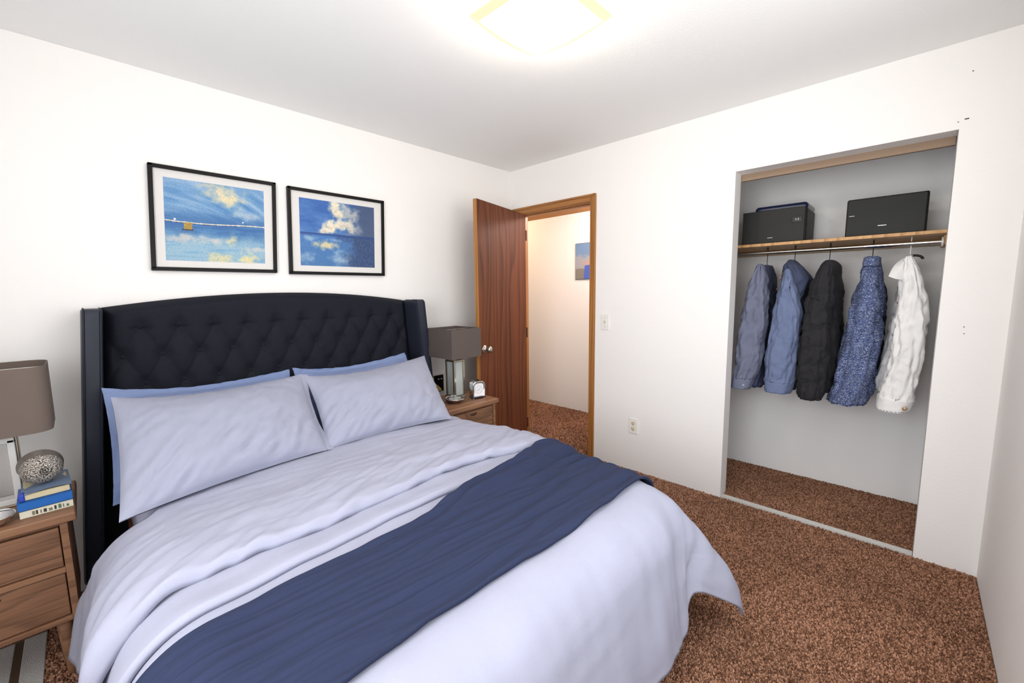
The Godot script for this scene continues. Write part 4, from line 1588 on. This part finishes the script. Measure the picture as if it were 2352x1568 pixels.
func small_things() -> void:
	var paper := mat(rgb(214, 200, 160), 0.85)
	# books
	var o := book("book", "bottom book of the stack, with a pale lettered spine", Vector3(-3.030, 0.62, 0.36), Vector3(-2.903, 0.647, 0.575), mat(rgb(208, 204, 186), 0.6), paper, 0.04)
	var r := RandomNumberGenerator.new()
	r.seed = 5
	var x := -0.035
	while x < 0.055:
		var b0 := MB.new()
		var w := r.randf_range(0.003, 0.009)
		b0.rbox(Vector3(x, 0.006, 0.1073), Vector3(x + w, r.randf_range(0.014, 0.021), 0.1085), 0.0004)
		obj("spine_print", b0, mat([rgb(50, 48, 44), rgb(120, 112, 90), rgb(86, 110, 84)][r.randi() % 3], 0.7), o)
		x += w + r.randf_range(0.002, 0.006)
	book("book", "middle book of the stack, with a bright blue spine", Vector3(-3.032, 0.6475, 0.362), Vector3(-2.902, 0.678, 0.578), mat(rgb(20, 92, 168), 0.45), paper, 0.04)
	o = thing("book", "soft open-edged book with a grey-blue cover, topmost of the stack under the shell", "book", Vector3(-2.962, 0.6785, 0.475), 0.06, "books under the shell")
	var b := MB.new()
	b.rbox(Vector3(-0.055, 0.0, -0.10), Vector3(0.055, 0.022, 0.092), 0.003)
	obj("pages", b, mat(rgb(196, 184, 150), 0.85), o)
	b = MB.new()
	var p := PackedVector3Array()
	for j in 15:
		for i in 9:
			var u := lerpf(-0.060, 0.060, i / 8.0)
			var v := lerpf(-0.105, 0.096, j / 14.0)
			p.append(Vector3(u, 0.0235 + 0.004 * sin(u * 40.0 + 1.0) + 0.003 * sin(v * 30.0), v))
	b.grid(9, 15, p, false, Vector3.UP)
	obj("cover", b, mat(rgb(98, 116, 142), 0.5), o)
	b = MB.new()
	b.rbox(Vector3(-0.066, 0.0, 0.062), Vector3(-0.052, 0.026, 0.098), 0.005, 3)
	tag(obj("ribbon", b, mat(rgb(40, 64, 170), 0.4), o), "shiny blue ribbon bow at the corner")
	# shell: coiled body in a flared lip
	o = thing("shell_ornament", "speckled silver coiled shell ornament standing on the books", "ornament", Vector3(-2.966, 0.708, 0.50), 0.0)
	var im := Image.create(256, 256, false, Image.FORMAT_RGB8)
	var f1 := noise(91, 0.16, 2)
	for y in 256:
		for xx in 256:
			var k := f1.get_noise_2d(xx, y) * 0.5 + 0.5
			var c := rgb(44, 36, 30).lerp(rgb(224, 216, 206), ss(0.40, 0.58, k))
			im.set_pixel(xx, y, c)
	var sm := mat(Color.WHITE, 0.3, 0.35)
	sm.albedo_texture = ImageTexture.create_from_image(im)
	sm.uv1_triplanar = true
	sm.uv1_scale = Vector3.ONE * 5.0
	sm.normal_enabled = true
	sm.normal_texture = noise_tex(92, 0.16, 2, 256, true, 10.0)
	sm.normal_scale = 0.8
	b = MB.new()
	p = PackedVector3Array()
	for j in 25:
		for i in 40:
			var th := PI * j / 24.0
			var ph := TAU * i / 40.0
			var d := Vector3(sin(th) * cos(ph), cos(th), sin(th) * sin(ph))
			p.append(Vector3(d.x * 0.054, 0.053 + d.y * 0.053, d.z * 0.048))
	b.grid(40, 25, p, true)
	obj("body", b, sm, o)
	# spiral at the middle of the face that looks into the room
	var path := []
	for k in 40:
		var a := k * 0.33
		var rr := 0.0016 + 0.0011 * k * 0.33
		var q := Vector3(0.010 + cos(a) * rr, 0.056 + sin(a) * rr, 0.0)
		q.z = 0.048 * sqrt(maxf(0.0, 1.0 - pow(q.x / 0.054, 2) - pow((q.y - 0.053) / 0.053, 2))) + 0.0004
		path.append(q)
	b = MB.new()
	b.tube(path, 0.0013, 6)
	obj("spiral", b, mat(rgb(40, 34, 30), 0.4), o)
	b = MB.new()
	p = PackedVector3Array()
	for j in 9:
		var v := j / 8.0
		for i in 41:
			var a := lerpf(-0.35, 3.35, i / 40.0)
			var rr := lerpf(0.048, 0.056 + 0.006 * sin(a * 0.9 - 0.3), v)
			p.append(Vector3(rr * cos(a) * 1.02, 0.057 + rr * sin(a) * 0.98, lerpf(0.012, -0.022, v) ))
	b.grid(41, 9, p, false, Vector3(0, 0.3, 1))
	var lipm := mat(rgb(112, 104, 98), 0.35, 0.3)
	lipm.cull_mode = BaseMaterial3D.CULL_DISABLED
	obj("lip", b, lipm, o)
	# glass bowl cut by the left edge
	o = thing("silver_dish", "small silver openwork dish at the left edge, in front of the lamp", "dish", Vector3(-3.075, 0.62, 0.575), 0.3)
	b = MB.new()
	b.lathe([[0.0, 0.004], [0.02, 0.003], [0.034, 0.012], [0.042, 0.030], [0.045, 0.033], [0.040, 0.031], [0.031, 0.014], [0.018, 0.007], [0.0, 0.007]], 28)
	obj("bowl", b, M.chrome, o)
	b = MB.new()
	var hp := []
	for k in 13:
		var a := PI * k / 12.0
		hp.append(Vector3(0.043 * cos(a), 0.032 + 0.018 * sin(a), 0.0))
	b.tube(hp, 0.003, 8)
	obj("handle", b, M.chrome, o)
	# right nightstand: glass dish, clock, wall plate
	o = thing("glass_dish", "low faceted smoked glass dish on the right nightstand", "dish", Vector3(-1.085, 0.62, 0.49), 0.2)
	b = MB.new()
	b.lathe([[0.0, 0.0], [0.046, 0.0], [0.066, 0.018], [0.070, 0.030], [0.062, 0.030], [0.050, 0.016], [0.0, 0.012]], 8)
	var smoke := mat(rgb(120, 108, 98), 0.08, 0.7)
	obj("bowl", b, smoke, o)
	b = MB.new()
	b.rbox(Vector3(-0.035, 0.014, -0.03), Vector3(0.035, 0.036, 0.03), 0.008, 2)
	obj("crystal", b, M.glass, o)
	b = MB.new()
	b.lathe([[0.071, 0.026], [0.074, 0.030], [0.071, 0.034], [0.067, 0.030], [0.071, 0.026]], 8)
	obj("rim", b, M.chrome, o)
	clock()
	# striped rug under the left nightstand
	var rg := thing("rug", "light grey rug with a dark brown stripe under the left nightstand", "rug", Vector3(-3.28, 0.0, 0.90))
	b = MB.new()
	b.rbox(Vector3(-0.30, 0.001, -0.66), Vector3(0.163, 0.010, 0.80), 0.004, 2)
	b.rbox(Vector3(0.185, 0.001, -0.66), Vector3(0.248, 0.010, 0.80), 0.004, 2)
	obj("pale_band", b, bumpy(mat(rgb(196, 192, 188), 0.9), noise_tex(95, 0.2, 2, 256, true, 6.0), 0.5, 4.0, false), rg)
	b = MB.new()
	b.rbox(Vector3(0.160, 0.001, -0.66), Vector3(0.188, 0.0085, 0.80), 0.003, 2)
	tag(obj("stripe", b, mat(rgb(78, 58, 40), 0.9), rg), "dark brown stripe")

func clock() -> void:
	var o := thing("desk_clock", "silver arched desk clock with a white face on the right nightstand", "clock", Vector3(-0.905, 0.62, 0.515), -0.25, "")
	# arched outline, extruded
	var outline := []
	outline.append(Vector2(-0.048, 0.012))
	for k in 17:
		var a := PI - PI * k / 16.0
		outline.append(Vector2(0.048 * signf(cos(a)) * pow(absf(cos(a)), 0.6), 0.085 + 0.042 * pow(sin(a), 0.75)))
	outline.append(Vector2(0.048, 0.012))
	var b := MB.new()
	var p := PackedVector3Array()
	var n := outline.size()
	for row in [[-0.030, 0.55], [-0.030, 0.94], [-0.026, 1.0], [0.026, 1.0], [0.031, 0.95], [0.031, 0.80], [0.022, 0.78]]:
		for q in outline:
			var cc := Vector2(0, 0.06)
			var w: Vector2 = cc + (q - cc) * row[1]
			p.append(Vector3(w.x, w.y, row[0]))
	b.grid(n, 7, p, true)
	obj("case", b, M.chrome, o)
	b = MB.new()
	p = PackedVector3Array()
	for row in [0.8, 0.02]:
		for q in outline:
			var cc := Vector2(0, 0.06)
			var w: Vector2 = cc + (q - cc) * row
			p.append(Vector3(w.x, w.y, 0.023))
	b.grid(n, 2, p, true, Vector3.BACK)
	var face := obj("dial", b, mat(rgb(232, 232, 234), 0.4), o)
	b = MB.new()
	for k in 12:
		var a := TAU * k / 12.0
		var c := Vector3(sin(a) * 0.027, 0.064 + cos(a) * 0.027, 0.0238)
		b.rbox(c - Vector3(0.0016, 0.0022, 0.0006), c + Vector3(0.0016, 0.0022, 0.0006), 0.0004)
	obj("hour_marks", b, M.slot, face)
	b = MB.new()
	b.tube([Vector3(0, 0.064, 0.0248), Vector3(0.012, 0.076, 0.0248)], 0.0009, 5)
	b.tube([Vector3(0, 0.064, 0.0252), Vector3(-0.016, 0.058, 0.0252)], 0.0007, 5)
	obj("hands", b, M.slot, face)
	b = MB.new()
	b.rbox(Vector3(-0.050, 0.004, -0.030), Vector3(0.050, 0.016, 0.032), 0.004, 2)
	tag(obj("base", b, mat(rgb(46, 52, 76), 0.2, 0.6), o), "dark blue base")
	for s in [-1, 1]:
		b = MB.new()
		b.lathe([[0.0, 0.0], [0.006, 0.0], [0.007, 0.004], [0.005, 0.008], [0.0, 0.008]], 12, Transform3D(Basis.IDENTITY, Vector3(s * 0.042, 0, 0.024)))
		obj("foot", b, M.chrome, o)
	b = MB.new()
	b.rbox(Vector3(-0.014, 0.124, -0.012), Vector3(0.014, 0.134, 0.012), 0.004, 2)
	obj("button", b, M.gloss_black, o)

# ------------------------------------------------------------------ pictures
func picture(called: String, label: String, x0: float, x1: float, y0: float, y1: float, ix0: float, ix1: float, iy0: float, iy1: float, tex: Texture2D, lean: float) -> void:
	var c := Vector3((x0 + x1) * 0.5, y0, 0.0)
	var o := thing(called, label, "picture", c, 0.0, "framed seascapes over the headboard")
	var fw := 0.018
	var hx := (x1 - x0) * 0.5
	var h := y1 - y0
	var b := MB.new()
	b.rbox(Vector3(-hx, 0, 0.001), Vector3(-hx + fw, h, 0.026), 0.002)
	b.rbox(Vector3(hx - fw, 0, 0.001), Vector3(hx, h, 0.026), 0.002)
	b.rbox(Vector3(-hx, 0, 0.001), Vector3(hx, fw, 0.026), 0.002)
	b.rbox(Vector3(-hx, h - fw, 0.001), Vector3(hx, h, 0.026), 0.002)
	skew(b, lean, h)
	obj("frame", b, M.frame, o)
	b = MB.new()
	b.rbox(Vector3(-hx + fw - 0.002, fw - 0.002, 0.004), Vector3(hx - fw + 0.002, h - fw + 0.002, 0.012), 0.001)
	skew(b, lean, h)
	obj("mount", b, M.mount, o)
	b = MB.new()
	b.quad(Vector3(ix0 - c.x, iy0 - y0, 0.0126), Vector3(ix1 - c.x, iy0 - y0, 0.0126), Vector3(ix1 - c.x, iy1 - y0, 0.0126), Vector3(ix0 - c.x, iy1 - y0, 0.0126), Vector3.BACK)
	var m := mat(Color.WHITE, 0.5)
	m.albedo_texture = tex
	skew(b, lean, h)
	obj("print", b, m, o)

# the frames are a little out of square
func skew(b: MB, lean: float, h: float) -> void:
	for k in b.v.size():
		b.v[k].x += lean * (b.v[k].y - h * 0.5)

func pictures() -> void:
	picture("framed_picture", "larger left framed seascape with a golden hut on the shore line", -2.540, -1.981, 1.495, 2.006, -2.483, -2.041, 1.547, 1.951, paint(0, 400, 360), 0.055)
	picture("framed_picture", "right framed seascape with a tall cream cloud over dark blue water", -1.916, -1.297, 1.490, 2.001, -1.850, -1.367, 1.5445, 1.947, paint(1, 400, 330), 0.04)
	# hall poster seen through the door
	var im := Image.create(96, 128, false, Image.FORMAT_RGB8)
	var f := noise(77, 0.03, 3)
	for y in 128:
		for x in 96:
			var v := y / 128.0
			var u := x / 96.0
			var k := f.get_noise_2d(x, y * 2.0)
			var c := rgb(112, 142, 180).lerp(rgb(160, 160, 168), ss(0.25, 0.45, v + k * 0.1))
			c = c.lerp(rgb(196, 150, 138), ss(0.10, 0.0, absf(v - 0.55 + k * 0.1)) * ss(0.2, 0.4, u) * 0.7)
			if v > 0.70 + k * 0.02: c = rgb(130, 124, 118)
			if u > 0.40 - (v - 0.6) * 0.1 and v > 0.64 - u * 0.06: c = rgb(74, 100, 186)
			im.set_pixel(x, y, c)
	var o := thing("hall_poster", "small blue and grey framed print on the hall wall, cut by the door jamb", "picture", Vector3(1.05, 1.492, 0.133))
	var b := MB.new()
	b.rbox(Vector3(-0.014, 0, -0.150), Vector3(-0.001, 0.390, 0.150), 0.002)
	obj("board", b, M.slot, o)
	b = MB.new()
	b.quad(Vector3(-0.0146, 0.004, -0.146), Vector3(-0.0146, 0.004, 0.146), Vector3(-0.0146, 0.386, 0.146), Vector3(-0.0146, 0.386, -0.146), Vector3.LEFT)
	var m := mat(Color.WHITE, 0.5)
	m.albedo_texture = ImageTexture.create_from_image(im)
	obj("print", b, m, o)

# ------------------------------------------------------------------ switch, outlets
func wall_fittings() -> void:
	# light switch by the door
	var o := thing("light_switch", "white single toggle light switch plate beside the doorway", "light switch", Vector3(0, 1.066, 0.998))
	var b := MB.new()
	b.rbox(Vector3(-0.006, 0, -0.035), Vector3(-0.0002, 0.121, 0.035), 0.003, 3)
	obj("plate", b, M.plate, o)
	b = MB.new()
	b.rbox(Vector3(-0.0065, 0.048, -0.006), Vector3(-0.0055, 0.073, 0.006), 0.0004)
	b.rbox(Vector3(-0.017, 0.058, -0.0035), Vector3(-0.006, 0.068, 0.0035), 0.0015)
	obj("toggle", b, mat(rgb(206, 200, 186), 0.4), o)
	for y in [0.028, 0.093]:
		b = MB.new()
		b.lathe([[0.0, 0.001], [0.003, 0.0008], [0.0034, 0.0], [0.0, 0.0]], 10, Transform3D(Basis(Vector3.BACK, PI / 2), Vector3(-0.0062, y, 0)))
		obj("screw", b, M.nickel, o)
	# duplex outlet low on the wall between door and closet
	o = thing("wall_outlet", "white duplex outlet plate low on the wall between door and closet", "outlet", Vector3(0, 0.294, 1.254))
	b = MB.new()
	b.rbox(Vector3(-0.006, 0, -0.035), Vector3(-0.0002, 0.118, 0.035), 0.003, 3)
	obj("plate", b, M.plate, o)
	for y in [0.038, 0.080]:
		b = MB.new()
		b.lathe([[0.0, 0.0025], [0.013, 0.0025], [0.0165, 0.001], [0.0165, 0.0], [0.0, 0.0]], 18, Transform3D(Basis(Vector3.BACK, PI / 2), Vector3(-0.006, y, 0)))
		var s := obj("socket", b, M.ivory, o)
		b = MB.new()
		for z in [-0.0065, 0.0065]:
			b.rbox(Vector3(-0.0094, y - 0.001, z - 0.0016), Vector3(-0.0084, y + 0.009, z + 0.0016), 0.0004)
		b.rbox(Vector3(-0.0094, y - 0.011, -0.0025), Vector3(-0.0084, y - 0.006, 0.0025), 0.0004)
		obj("slots", b, M.slot, s)
	# wall plate with a black device behind the right lamp
	o = thing("wall_plate", "white framed black and yellow wall plate behind the right lamp", "wall plate", Vector3(-0.885, 0.565, 0.0))
	b = MB.new()
	b.rbox(Vector3(-0.075, 0, 0.0005), Vector3(0.075, 0.165, 0.010), 0.004, 2)
	obj("plate", b, M.plate, o)
	b = MB.new()
	b.rbox(Vector3(-0.060, 0.016, 0.010), Vector3(0.058, 0.150, 0.019), 0.006, 2)
	obj("insert", b, M.gloss_black, o)
	b = MB.new()
	var p := PackedVector3Array()
	for j in 13:
		var t := j / 12.0
		var y := lerpf(0.022, 0.147, t)
		p.append(Vector3(-0.058, y, 0.0195))
		p.append(Vector3(lerpf(0.034, -0.040, ss(0.0, 0.75, t)), y, 0.0215))
	b.grid(2, 13, p, false, Vector3.BACK)
	obj("yellow_panel", b, mat(rgb(222, 196, 120), 0.5), o)
	for x in [0.0, 0.026]:
		b = MB.new()
		b.lathe([[0.0, 0.003], [0.005, 0.003], [0.006, 0.0], [0.0, 0.0]], 10, Transform3D(Basis(Vector3.RIGHT, PI / 2), Vector3(x + 0.008, 0.118, 0.019)))
		obj("knob", b, M.white, o)
